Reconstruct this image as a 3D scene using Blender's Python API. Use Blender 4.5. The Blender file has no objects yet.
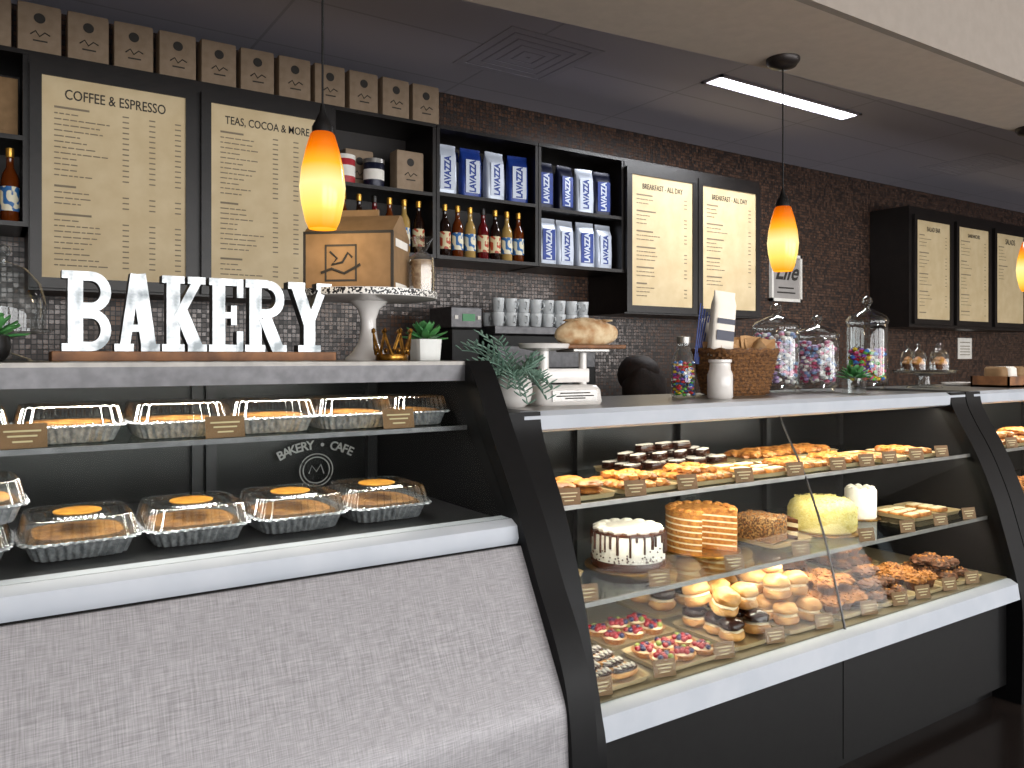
import bpy,bmesh,math,random
from mathutils import Vector,Matrix,Euler,noise
random.seed(7)
SC=bpy.context.scene
C=SC.collection
pi=math.pi
SC.view_settings.view_transform='Standard'
def hx(h):
    h=h.lstrip('#');o=[]
    for i in (0,2,4):
        v=int(h[i:i+2],16)/255
        o.append(v/12.92 if v<=.04045 else ((v+.055)/1.055)**2.4)
    return (*o,1)
# ---------------------------------------------------------------- materials
def nodes(n):
    m=bpy.data.materials.new(n);m.use_nodes=True
    nt=m.node_tree;return m,nt,nt.nodes,nt.links
def mat(n,col,rough=.5,metal=0,col2=None,ns=20,bump=0,bs=60,emit=0,ecol=None,trans=0,coat=0,det=3,lo=.35,hi=.65,sss=0,spec=None):
    m,nt,N,L=nodes(n);p=N['Principled BSDF']
    p.inputs['Roughness'].default_value=rough;p.inputs['Metallic'].default_value=metal
    p.inputs['Coat Weight'].default_value=coat
    if spec is not None:p.inputs['Specular IOR Level'].default_value=spec
    if sss:p.inputs['Subsurface Weight'].default_value=sss;p.inputs['Subsurface Scale'].default_value=.01
    p.inputs['Base Color'].default_value=hx(col)
    tc=N.new('ShaderNodeTexCoord')
    a=N.new('ShaderNodeTexNoise');a.inputs['Scale'].default_value=ns;a.inputs['Detail'].default_value=det
    L.new(tc.outputs['Object'],a.inputs['Vector'])
    r=N.new('ShaderNodeValToRGB');r.color_ramp.elements[0].position=lo;r.color_ramp.elements[1].position=hi
    c1=hx(col);c2=hx(col2) if col2 else tuple(min(1,v*1.08) for v in c1[:3])+(1,)
    r.color_ramp.elements[0].color=c1;r.color_ramp.elements[1].color=c2
    L.new(a.outputs['Fac'],r.inputs['Fac']);L.new(r.outputs['Color'],p.inputs['Base Color'])
    if bump:
        b=N.new('ShaderNodeBump');b.inputs['Strength'].default_value=bump;b.inputs['Distance'].default_value=.004
        a2=N.new('ShaderNodeTexNoise');a2.inputs['Scale'].default_value=bs
        L.new(tc.outputs['Object'],a2.inputs['Vector']);L.new(a2.outputs['Fac'],b.inputs['Height']);L.new(b.outputs['Normal'],p.inputs['Normal'])
    if emit:
        p.inputs['Emission Color'].default_value=hx(ecol or col);p.inputs['Emission Strength'].default_value=emit
    if trans:p.inputs['Transmission Weight'].default_value=trans
    return m
def glassmat(n,tint='#ffffff',base=.04,edge=.5,rough=.02,pw=3):
    m,nt,N,L=nodes(n);N.remove(N['Principled BSDF']);o=N['Material Output']
    t=N.new('ShaderNodeBsdfTransparent');t.inputs[0].default_value=hx(tint)
    g=N.new('ShaderNodeBsdfGlossy');g.inputs['Roughness'].default_value=rough
    lw=N.new('ShaderNodeLayerWeight');lw.inputs[0].default_value=.5
    a=N.new('ShaderNodeMath');a.operation='POWER';a.inputs[1].default_value=pw;L.new(lw.outputs['Facing'],a.inputs[0])
    b=N.new('ShaderNodeMath');b.operation='MULTIPLY_ADD';b.inputs[1].default_value=edge;b.inputs[2].default_value=base
    L.new(a.outputs[0],b.inputs[0])
    x=N.new('ShaderNodeMixShader');L.new(b.outputs[0],x.inputs[0]);L.new(t.outputs[0],x.inputs[1]);L.new(g.outputs[0],x.inputs[2]);L.new(x.outputs[0],o.inputs[0])
    return m
def brickmat(n,c1,c2,mort,w,h,ms,axes='xz',rough=.3,offset=0,bump=.3,coat=0,bias=0,vary=0):
    m,nt,N,L=nodes(n);p=N['Principled BSDF'];p.inputs['Roughness'].default_value=rough;p.inputs['Coat Weight'].default_value=coat
    tc=N.new('ShaderNodeTexCoord');sp=N.new('ShaderNodeSeparateXYZ');cb=N.new('ShaderNodeCombineXYZ')
    L.new(tc.outputs['Object'],sp.inputs[0]);L.new(sp.outputs[axes[0].upper()],cb.inputs[0]);L.new(sp.outputs[axes[1].upper()],cb.inputs[1])
    b=N.new('ShaderNodeTexBrick');b.offset=offset;b.squash=1
    b.inputs['Scale'].default_value=1;b.inputs['Brick Width'].default_value=w;b.inputs['Row Height'].default_value=h;b.inputs['Mortar Size'].default_value=ms
    b.inputs['Color1'].default_value=hx(c1);b.inputs['Color2'].default_value=hx(c2);b.inputs['Mortar'].default_value=hx(mort);b.inputs['Bias'].default_value=bias
    L.new(cb.outputs[0],b.inputs['Vector']);L.new(b.outputs['Color'],p.inputs['Base Color'])
    bp=N.new('ShaderNodeBump');bp.invert=True;bp.inputs['Strength'].default_value=bump;bp.inputs['Distance'].default_value=.003
    L.new(b.outputs['Fac'],bp.inputs['Height']);L.new(bp.outputs['Normal'],p.inputs['Normal'])
    if vary:
        mr=N.new('ShaderNodeMapRange');mr.inputs['From Min'].default_value=.01;mr.inputs['From Max'].default_value=.06;mr.inputs['To Min'].default_value=.45;mr.inputs['To Max'].default_value=.18
        bw=N.new('ShaderNodeRGBToBW');L.new(b.outputs['Color'],bw.inputs[0]);L.new(bw.outputs[0],mr.inputs[0]);L.new(mr.outputs[0],p.inputs['Roughness'])
    return m
m_tile=brickmat('mosaic_tile','#664c3e','#221814','#100c0b',.024,.024,.0022,'xz',.3,0,.4,0,0,1)
m_ceil=brickmat('ceiling_tile','#b8b5c2','#b4b1be','#a09eaa',1.2,.6,.008,'xy',.85,0,.2)
m_floor=brickmat('floor_tile','#2c2522','#241f1d','#151312',.45,.45,.004,'xy',.16,0,.2)
m_white=mat('white_paint','#d8d0c8',.7)
m_soff=mat('soffit_paint','#b4a79a',.75)
m_face=mat('soffit_face','#8a8178',.8)
m_wallp=mat('wall_paint','#8d8178',.8)
m_black=mat('black_laminate','#0b0a0b',.45,0,'#0f0f0f',30,spec=.3)
m_blackg=mat('black_panel','#060607',.45,0,'#08080a',30,spec=.18)
m_backp=mat('back_panel_black','#050505',.3,0,'#080808',30,spec=.3)
m_wood=mat('espresso_wood','#17110f',.38,0,'#0e0a09',14,.1)
m_inner=mat('cabinet_inside','#1d1715',.5)
m_rail=mat('satin_aluminium','#b3b8c0',.5,.0,'#abb1ba',8)
m_steel=mat('brushed_steel','#a09d99',.35,.8,'#8f8d8a',30)
m_top=mat('grey_top','#7c7b79',.45,.4,'#6b6a69',30)
m_steeld=mat('dark_steel','#5b5a5c',.35,.6,'#4c4b4d',30)
m_ldeck=mat('deck_dark','#3c3b3d',.35,.4,'#323133',30)
m_frame=mat('door_frame_grey','#1c1c1e',.4,.3,'#171718',30)
m_vent=mat('vent_grey','#b2afbc',.85,0,'#aeabb8',30)
m_deck=mat('deck_enamel','#6e6350',.35,.1)
m_glass=glassmat('case_glass','#f8faf9',.003,.13)
m_shelfg=glassmat('shelf_glass','#d6dedb',.04,.4)
m_jar=glassmat('jar_glass','#f4f8f8',.05,.6,.03,2)
m_lid=glassmat('clear_plastic','#f8f9f9',.11,.65,.10,1.3)
m_board=mat('menu_wood','#d3bf98',.55,0,'#c9b38a',9)
m_ink=mat('ink','#2b2723',.7)
m_inkl=mat('ink_soft','#7c705c',.7)
m_kraft=mat('kraft','#8c6e4c',.8,0,'#806443',25)
m_kraftd=mat('kraft_tag','#80603f',.7,0,'#735636',40)
m_kbox=mat('kraft_box','#998570',.8,0,'#8f7b65',25)
m_paper=mat('paper','#e2ded6',.7)
m_foil=mat('foil','#dfe0e3',.26,.55,'#a4a6ab',70,.6,90)
m_crust=mat('pie_crust','#b5803e',.55,0,'#855524',30,.6,60)
m_gold=mat('pastry_gold','#cd8f48',.45,0,'#915726',35,.7,70)
m_orange=mat('pastry_orange','#b86a28',.35,0,'#d6a052',40,.7,80)
m_puff=mat('puff','#d6a566',.5,0,'#a06a32',30,.5,60)
m_cream=mat('cream','#ecdab2',.6,0,'#f0e3c4',40,.3,70)
m_choc=mat('chocolate','#24100a',.2,0,'#32160c',30,.1,60)
m_drip=mat('drip_chocolate','#3a1c10',.25,0,'#4a2616',30,.1,60)
m_brown=mat('brown_crumb','#70401f',.65,0,'#402512',60,.8,120)
m_crumb=mat('crumble','#b87a38',.8,0,'#7c4a24',70,.9,130)
m_coco=mat('coconut','#e4d894',.8,0,'#d8c670',90,1,160)
m_icing=mat('icing','#eae5dc',.5,0,'#f2efe8',60,.4,90)
m_ocake=mat('carrot_sponge','#c4873c',.7,0,'#9a5c22',70,.8,120)
m_nutty=mat('nut_coating','#5a3a22',.7,0,'#b08a58',130,.8,140,lo=.45,hi=.6)
m_berryr=mat('red_berry','#8e0f1c',.2,coat=.4);m_berryb=mat('blue_berry','#1a1c48',.25,coat=.3);m_kiwi=mat('kiwi','#7a8a34',.35)
m_ceram=mat('white_ceramic','#d8d4d0',.25,coat=.3)
m_patt=mat('band_print','#17171a',.4,0,'#e9e6e0',160,det=0,lo=.48,hi=.52)
m_goldm=mat('antique_gold','#b8863a',.3,.9,'#6a481c',50)
m_leaf=mat('leaf','#4f8a4a',.45,0,'#2f6a38',20)
m_leafg=mat('grey_leaf','#7d9a8a',.55,0,'#5f7f6e',20)
m_pot=mat('pot','#cfd0cc',.4)
m_letw=mat('letter_white','#c2c6c8',.3,.35,'#6c7376',19,lo=.48,hi=.68,det=6)
m_letz=mat('letter_zinc','#5e6264',.4,.5,'#33373a',40)
m_woodl=mat('plank_wood','#8a5c36',.6,0,'#5d3a20',18)
m_red=mat('red_print','#a8202a',.5);m_blue=mat('bag_blue','#1f3f92',.35,.1,'#19317a',20);m_bagw=mat('bag_white','#c2cad8',.35,.2)
m_navy=mat('bag_navy','#14182e',.35,.2)
m_amber=mat('syrup_amber','#5a2708',.12,coat=.5);m_syrd=mat('syrup_dark','#1d0f0a',.1,coat=.5);m_syrc=mat('syrup_clear','#a8894f',.12,coat=.5);m_syrr=mat('syrup_red','#5c0d12',.12,coat=.5)
m_lab=mat('bottle_label','#d8c9a0',.5,0,'#b2462a',40,det=0,lo=.55,hi=.58);m_labb=mat('bottle_label_blue','#2c6aa8',.5,0,'#e8e2c8',35,det=0,lo=.5,hi=.53)
m_cap=mat('gold_cap','#c79a45',.35,.8);m_capr=mat('dark_cap','#151515',.4)
m_mug=mat('mug_grey','#c6cacc',.35)
m_green=mat('green_display','#2c6a40',.4,emit=.5)
m_wick=mat('wicker','#855a30',.7,0,'#452a14',90,.9,140)
m_bread=mat('bread','#a87848',.75,0,'#d8c29c',22,.6,60)
m_hair=mat('hair','#1a100d',.7,0,'#2a1a15',60,.3,120);m_skin=mat('skin','#c58f6e',.5,sss=.1);m_shirt=mat('shirt','#141416',.8);m_trous=mat('trousers','#20242e',.8)
m_candy=[mat('candy_'+n,c,.25) for n,c in (('pink','#d0447a'),('blue','#3a78c8'),('yellow','#e8c33a'),('green','#5fae4a'),('red','#c32a2a'),('white','#f0ece4'),('purple','#7a4aa8'))]
m_candyp=[mat('wrapped_'+n,c,.3) for n,c in (('pink','#c87c98'),('white','#d8d2ce'),('lilac','#a48ab4'),('rose','#b84a6e'),('silver','#b8b8bc'),('white2','#ded8d2'),('blue','#7a94bc'))]
def clothmat():
    m,nt,N,L=nodes('woven_silver_cloth');p=N['Principled BSDF']
    p.inputs['Roughness'].default_value=.5;p.inputs['Metallic'].default_value=.2
    tc=N.new('ShaderNodeTexCoord');ws=[]
    for ax in 'XZ':
        mp=N.new('ShaderNodeMapping');L.new(tc.outputs['Object'],mp.inputs['Vector'])
        n=N.new('ShaderNodeTexNoise');n.inputs['Scale'].default_value=1;n.inputs['Detail'].default_value=0
        mp.inputs['Scale'].default_value=(560,8,30) if ax=='X' else (30,8,560)
        L.new(mp.outputs[0],n.inputs['Vector']);ws.append(n)
    a=N.new('ShaderNodeMath');a.operation='ADD';L.new(ws[0].outputs['Fac'],a.inputs[0]);L.new(ws[1].outputs['Fac'],a.inputs[1])
    h=N.new('ShaderNodeMath');h.operation='MULTIPLY';h.inputs[1].default_value=.5;L.new(a.outputs[0],h.inputs[0])
    r=N.new('ShaderNodeValToRGB');r.color_ramp.elements[0].position=.25;r.color_ramp.elements[1].position=.75
    r.color_ramp.elements[0].color=hx('#7f7d80');r.color_ramp.elements[1].color=hx('#a6a4a7')
    L.new(h.outputs[0],r.inputs[0]);L.new(r.outputs[0],p.inputs['Base Color'])
    return m
m_cloth=clothmat()
def shademat():
    m,nt,N,L=nodes('amber_glass_shade');p=N['Principled BSDF'];p.inputs['Roughness'].default_value=.2
    tc=N.new('ShaderNodeTexCoord');sp=N.new('ShaderNodeSeparateXYZ');L.new(tc.outputs['Object'],sp.inputs[0])
    mr=N.new('ShaderNodeMapRange');mr.inputs['From Min'].default_value=0;mr.inputs['From Max'].default_value=.26;L.new(sp.outputs['Z'],mr.inputs[0])
    r=N.new('ShaderNodeValToRGB');e=r.color_ramp.elements
    e[0].position=0;e[0].color=hx('#f09a10');e[1].position=1;e[1].color=hx('#b04400')
    for pos,c in ((.2,'#ffe068'),(.45,'#ffeca0'),(.65,'#fcb428'),(.82,'#e87400')):
        q=e.new(pos);q.color=hx(c)
    L.new(mr.outputs[0],r.inputs[0]);L.new(r.outputs[0],p.inputs['Emission Color'])
    p.inputs['Base Color'].default_value=hx('#5a2c04')
    p.inputs['Emission Strength'].default_value=1.2
    return m
m_shade=shademat()
# ---------------------------------------------------------------- mesh builder
class G:
    def __init__(s):s.bm=bmesh.new();s.m=0
    def _f(s,vs):
        for f in {f for v in vs for f in v.link_faces}:f.material_index=s.m
    def box(s,x,y,z,sx,sy,sz,rot=(0,0,0),bev=0):
        Mx=Matrix.Translation((x,y,z))@Euler(rot).to_matrix().to_4x4()@Matrix.Diagonal((sx,sy,sz,1))
        vs=bmesh.ops.create_cube(s.bm,size=1,matrix=Mx)['verts'];s._f(vs)
        if bev:
            es=list({e for v in vs for e in v.link_edges})
            r=bmesh.ops.bevel(s.bm,geom=es,offset=bev,segments=2,affect='EDGES',profile=.5)
            for f in r['faces']:f.material_index=s.m
        return s
    def bb(s,x0,x1,y0,y1,z0,z1,bev=0):
        return s.box((x0+x1)/2,(y0+y1)/2,(z0+z1)/2,abs(x1-x0),abs(y1-y0),abs(z1-z0),bev=bev)
    def rings(s,L,seg=24,caps=True,mx=None):
        R=[]
        for pts in L:
            R.append([s.bm.verts.new(mx@Vector(p) if mx else p) for p in pts])
        fs=[]
        for a,b in zip(R,R[1:]):
            n=len(a)
            for i in range(n):
                j=(i+1)%n
                fs.append(s.bm.faces.new((a[i],a[j],b[j],b[i])))
        if caps:
            fs.append(s.bm.faces.new(R[0][::-1]));fs.append(s.bm.faces.new(R[-1]))
        for f in fs:f.material_index=s.m
        return s
    def lathe(s,prof,x=0,y=0,z=0,seg=24,rf=None,sx=1,sy=1,mx=None,caps=True):
        L=[]
        for r,h in prof:
            r=max(r,.0004)
            L.append([(x+r*sx*math.cos(t)*(rf(t) if rf else 1),y+r*sy*math.sin(t)*(rf(t) if rf else 1),z+h) for t in [2*pi*i/seg for i in range(seg)]])
        return s.rings(L,caps=caps,mx=mx)
    def sup(s,lv,p=5,seg=32,mx=None):
        L=[]
        for z,a,b in lv:
            q=[]
            for i in range(seg):
                t=2*pi*i/seg;c,n=math.cos(t),math.sin(t);r=1/((abs(c)**p+abs(n)**p)**(1/p))
                q.append((a*r*c,b*r*n,z))
            L.append(q)
        return s.rings(L,mx=mx)
    def prism(s,poly,x0,x1):
        a=[s.bm.verts.new((x0,y,z)) for y,z in poly];b=[s.bm.verts.new((x1,y,z)) for y,z in poly];n=len(a)
        fs=[s.bm.faces.new((a[i],a[(i+1)%n],b[(i+1)%n],b[i])) for i in range(n)]
        fs+= [s.bm.faces.new(a[::-1]),s.bm.faces.new(b)]
        for f in fs:f.material_index=s.m
        return s
    def sheet(s,prof,x0,x1,th=.006):
        back=[(y+th,z) for y,z in prof]
        return s.prism(prof+back[::-1],x0,x1)
    def tube(s,pts,r,seg=8,caps=True):
        pts=[Vector(p) for p in pts];L=[]
        for i,p in enumerate(pts):
            d=(pts[min(i+1,len(pts)-1)]-pts[max(i-1,0)]).normalized()
            up=Vector((0,0,1)) if abs(d.z)<.9 else Vector((1,0,0))
            a=d.cross(up).normalized();b=d.cross(a)
            rr=r[i] if isinstance(r,(list,tuple)) else r
            L.append([p+a*rr*math.cos(2*pi*k/seg)+b*rr*math.sin(2*pi*k/seg) for k in range(seg)])
        return s.rings(L,caps=caps)
    def blob(s,x,y,z,rx,ry,rz,n=0,sub=2,rot=(0,0,0),fq=1.5,flat=None):
        Mx=Matrix.Translation((x,y,z))@Euler(rot).to_matrix().to_4x4()
        vs=bmesh.ops.create_icosphere(s.bm,subdivisions=sub,radius=1)['verts']
        o=Vector((random.random()*50,random.random()*50,random.random()*50))
        for v in vs:
            k=1+n*noise.noise(v.co*fq+o);c=v.co*k
            if flat is not None and c.z<flat:c.z=flat
            v.co=Mx@Vector((c.x*rx,c.y*ry,c.z*rz))
        s._f(vs);return s
    def done(s,name,mats,parent=None,loc=(0,0,0),rot=(0,0,0),smooth=True,label=None,cat=None,group=None,kind=None,ang=40):
        bmesh.ops.recalc_face_normals(s.bm,faces=s.bm.faces)
        me=bpy.data.meshes.new(name);s.bm.to_mesh(me);s.bm.free()
        for m in (mats if isinstance(mats,(list,tuple)) else [mats]):me.materials.append(m)
        if smooth:
            for p in me.polygons:p.use_smooth=True
            me.set_sharp_from_angle(angle=math.radians(ang))
        o=bpy.data.objects.new(name,me);C.objects.link(o)
        o.location=loc;o.rotation_euler=rot
        if parent:o.parent=parent
        props(o,label,cat,group,kind);return o
def props(o,label=None,cat=None,group=None,kind=None):
    if label:o['label']=label
    if cat:o['category']=cat
    if group:o['group']=group
    if kind:o['kind']=kind
def E(name,label,cat,loc,group=None,rz=0,rot=None):
    o=bpy.data.objects.new(name,None);o.empty_display_size=.05;C.objects.link(o);o.location=loc
    o.rotation_euler=rot if rot else (0,0,rz);props(o,label,cat,group);return o
def dup(o,loc,rz=None,sc=None,label=None,rot=None):
    n=o.copy();C.objects.link(n);n.location=loc
    if rz is not None:n.rotation_euler=(0,0,rz)
    if rot is not None:n.rotation_euler=rot
    if sc:n.scale=(sc,)*3 if not isinstance(sc,tuple) else sc
    if label:n['label']=label
    def rec(a,b):
        for c in list(a.children):
            k=c.copy();C.objects.link(k);k.parent=b;rec(c,k)
    rec(o,n)
    return n
def tmesh(body,size,al='CENTER',ext=.0006,shear=0,bold=0):
    cu=bpy.data.curves.new('t','FONT');cu.body=body;cu.size=size;cu.align_x=al;cu.align_y='CENTER';cu.extrude=ext;cu.offset=bold;cu.shear=shear
    cu.resolution_u=3
    t=bpy.data.objects.new('t',cu);C.objects.link(t)
    dg=bpy.context.evaluated_depsgraph_get();dg.update()
    me=bpy.data.meshes.new_from_object(t.evaluated_get(dg))
    bpy.data.objects.remove(t);return me
def text(body,size,m,parent,loc,rot=(pi/2,0,0),name='lettering',al='CENTER',ext=.0006,fit=None,shear=0,bold=0,sy=1):
    me=tmesh(body,size,al,ext,shear,bold);me.name=name;me.materials.clear();me.materials.append(m)
    o=bpy.data.objects.new(name,me);C.objects.link(o);o.location=loc;o.rotation_euler=rot
    if fit:
        w=max(v.co.x for v in me.vertices)-min(v.co.x for v in me.vertices);k=fit/w;o.scale=(k,k*sy,1)
    if parent:o.parent=parent
    return o
def arctext(body,size,m,parent,cx,y,cz,R,span,name='lettering'):
    bm=bmesh.new();n=len(body)
    for i,ch in enumerate(body):
        if ch==' ':continue
        a=pi/2+span/2-span*i/(n-1)
        me=tmesh(ch,size,bold=.0008);T=Matrix.Translation((cx+R*math.cos(a),y,cz+R*math.sin(a)))@Matrix.Rotation(-(a-pi/2),4,'Y')@Matrix.Rotation(pi/2,4,'X')
        me.transform(T);bm.from_mesh(me);bpy.data.meshes.remove(me)
    me=bpy.data.meshes.new(name);bm.to_mesh(me);bm.free();me.materials.clear();me.materials.append(m)
    for p in me.polygons:p.material_index=0
    o=bpy.data.objects.new(name,me);C.objects.link(o);o.parent=parent;return o
def smoothp(P,n=5):
    out=[]
    for i in range(len(P)-1):
        p0=P[max(i-1,0)];p1=P[i];p2=P[i+1];p3=P[min(i+2,len(P)-1)]
        for k in range(n):
            t=k/n
            out.append(tuple(.5*((2*p1[c])+(-p0[c]+p2[c])*t+(2*p0[c]-5*p1[c]+4*p2[c]-p3[c])*t*t+(-p0[c]+3*p1[c]-3*p2[c]+p3[c])*t**3) for c in (0,1)))
    out.append(P[-1]);return out
def S(o):o['kind']='structure';return o
# ---------------------------------------------------------------- room
S(G().bb(-2.1,12.1,-4.1,4.6,-.1,0).done('floor',m_floor,smooth=False))
S(G().bb(-2.1,12.1,1.9,4.6,3.15,3.25).done('ceiling',m_ceil,smooth=False))
S(G().bb(-2.1,12.1,-4.1,1.71,3.4,3.5).done('ceiling.001',m_white,smooth=False))
S(G().bb(-2.1,12.1,4.4,4.5,0,3.2).done('wall_back',m_tile,smooth=False))
S(G().bb(-2.1,-2,-4.1,4.5,0,3.5).done('wall_left',m_wallp,smooth=False))
S(G().bb(12,12.1,-4.1,4.5,0,3.5).done('wall_right',m_wallp,smooth=False))
g=G();g.bb(-2,12,-4.1,-4,0,.35);g.bb(-2,12,-4.1,-4,2.95,3.5)
for x in (-2,1.3,4.6,7.9,11.2):g.bb(x,x+.35,-4.1,-4,.35,2.95)
S(g.done('wall_front',m_wallp,smooth=False))
for i,x in enumerate((-1.65,1.65,4.95,8.25)):
    g=G();g.bb(x,x+.04,-4.08,-4.02,.35,2.95);g.bb(x+2.91,x+2.95,-4.08,-4.02,.35,2.95);g.bb(x+1.45,x+1.5,-4.08,-4.02,.35,2.95)
    g.bb(x,x+2.95,-4.08,-4.02,.35,.4);g.bb(x,x+2.95,-4.08,-4.02,2.9,2.95)
    S(g.done('window_%d'%(i+1),m_steeld,smooth=False))
g=G()
def poly(g,pts,z0,z1,m=0):
    a=[g.bm.verts.new((x,y,z0)) for x,y in pts];b=[g.bm.verts.new((x,y,z1)) for x,y in pts];n=len(a)
    for f in [g.bm.faces.new((a[i],a[(i+1)%n],b[(i+1)%n],b[i])) for i in range(n)]+[g.bm.faces.new(a[::-1]),g.bm.faces.new(b)]:f.material_index=m
poly(g,[(-2,1.72),(12,1.62),(12,1.88),(4.6,2.035),(2.7,2.15),(1.29,2.30),(-2,2.66)],2.68,3.42)
o=g.done('trim_1',m_soff,smooth=False);S(o)
g=G();poly(g,[(-2,1.69),(12,1.59),(12,1.62),(-2,1.72)],2.68,3.42);S(g.done('trim_2',m_face,smooth=False))
m_vb=mat('vent_back','#908d9a',.9)
def diffuser(x,y):
    e=E('air_vent','square grey louvred air diffuser in the ceiling','air vent',(x,y,3.15))
    g=G();b=.048
    for i,h in enumerate((.30,.24,.18,.12,.06)):
        for sx,sy,dx,dy in ((h*2,b,0,h-b/2),(h*2,b,0,-h+b/2),(b,h*2-2*b,h-b/2,0),(b,h*2-2*b,-h+b/2,0)):g.box(dx,dy,-.002,sx,max(sy,.002),.004)
    g.done('louvre',m_vent,e,smooth=False)
    G().box(0,0,-.001,.56,.56,.002).done('backing',m_vb,e,smooth=False)
diffuser(2.5,3.62);diffuser(7.1,3.55)
e=E('ceiling_light','long recessed white troffer light glowing in dark ceiling','ceiling light',(4.28,3.29,3.15))
G().box(0,0,-.004,1.34,.12,.008).done('diffuser',mat('troffer','#f4f6ff',.5,emit=9),e,smooth=False)
g=G();g.box(0,.07,-.006,1.38,.02,.012);g.box(0,-.07,-.006,1.38,.02,.012);g.box(.68,0,-.006,.02,.16,.012);g.box(-.68,0,-.006,.02,.16,.012);g.done('frame',m_vent,e,smooth=False)
# ---------------------------------------------------------------- display cases
def area(name,loc,rot,sx,sy,pw,col=(1,1,1),parent=None):
    l=bpy.data.lights.new(name,'AREA');l.shape='RECTANGLE';l.size=sx;l.size_y=sy;l.energy=pw;l.color=col
    o=bpy.data.objects.new(name,l);C.objects.link(o);o.location=loc;o.rotation_euler=rot
    if parent:o.parent=parent
    return o
L=E('display_case','black bakery display case holding boxed pies behind slanted glass','display case',(0,0,0))
X0,X1=-1.3,1.125
G().bb(X0,X1,1.952,2.6,1.46,1.49,bev=.003).done('countertop',m_top,L,smooth=False)
ts=G().prism([(1.935,1.478),(1.937,1.488),(1.952,1.4905),(1.952,1.478)],X0,X1).done('trim_strip',m_steel,L,smooth=False)
G().prism([(1.938,1.434),(1.936,1.478),(1.952,1.478),(1.952,1.434)],X0,X1).done('header',m_steeld,L,smooth=False)
prof=smoothp([(1.938,1.434),(1.895,1.36),(1.84,1.28),(1.77,1.18),(1.705,1.088)],3)
G().sheet(prof,X0,X1,.006).done('front_glass',m_glass,L)
G().prism([(1.70,1.088),(1.675,1.075),(1.668,1.045),(1.675,1.03),(1.75,1.03),(1.75,1.088)],X0,X1).done('front_rail',m_rail,L)
G().prism([(1.68,1.03),(1.50,.70),(1.49,.05),(2.6,.05),(2.6,1.06),(1.75,1.06),(1.75,1.03)],X0,X1-.001).done('base',m_black,L,smooth=False)
G().bb(X0,X1,1.75,2.52,1.06,1.078).done('deck',m_ldeck,L,smooth=False)
G().bb(X0,X1,1.93,2.45,1.30,1.308).done('shelf',m_shelfg,L,smooth=False)
G().bb(X0,X1,1.925,1.93,1.298,1.31).done('shelf_edge',m_steeld,L,smooth=False)
bp=G().bb(X0,X1,2.53,2.56,1.06,1.46).done('back_panel',m_backp,L,smooth=False)
g=G()
for x in (-.2,.52,.56,1.08):g.bb(x,x+.03,2.505,2.53,1.08,1.44)
g.bb(X0,X1,2.505,2.53,1.42,1.445);g.done('door_frame',m_frame,bp,smooth=False)
PP=smoothp([(1.93,1.49),(1.885,1.44),(1.80,1.30),(1.72,1.18),(1.65,1.07),(1.58,.94),(1.51,.82),(1.465,.70),(1.445,.5),(1.44,.0)],5)+[(2.6,0),(2.6,1.49)]
G().prism(PP,X1,1.20).done('end_panel',m_blackg,L)
m_emb=mat('emblem_grey','#a8a8a6',.5)
arctext('BAKERY • CAFE',.040,m_emb,bp,.90,2.503,.955,.26,.92)
g=G()
for R_ in (.055,.044):
    g.tube([(.90+R_*math.cos(2*pi*k/32),2.503,1.135+R_*.95*math.sin(2*pi*k/32)) for k in range(33)],.002,5)
g.tube([(.875,2.503,1.125),(.885,2.503,1.15),(.90,2.503,1.13),(.915,2.503,1.152),(.925,2.503,1.122)],.002,5)
g.done('emblem',m_emb,bp)
G().tube([(X0+.02,2.03,1.452),(X1-.02,2.03,1.452)],.006,10).done('lamp_tube',m_steel,L)
area('case_lamp',(-.1,2.02,1.443),(math.radians(10),0,0),2.2,.03,11,(1,.95,.87),L)
area('case_lamp',(-.1,1.97,1.292),(math.radians(8),0,0),2.2,.02,8,(1,.96,.9),L)
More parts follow.
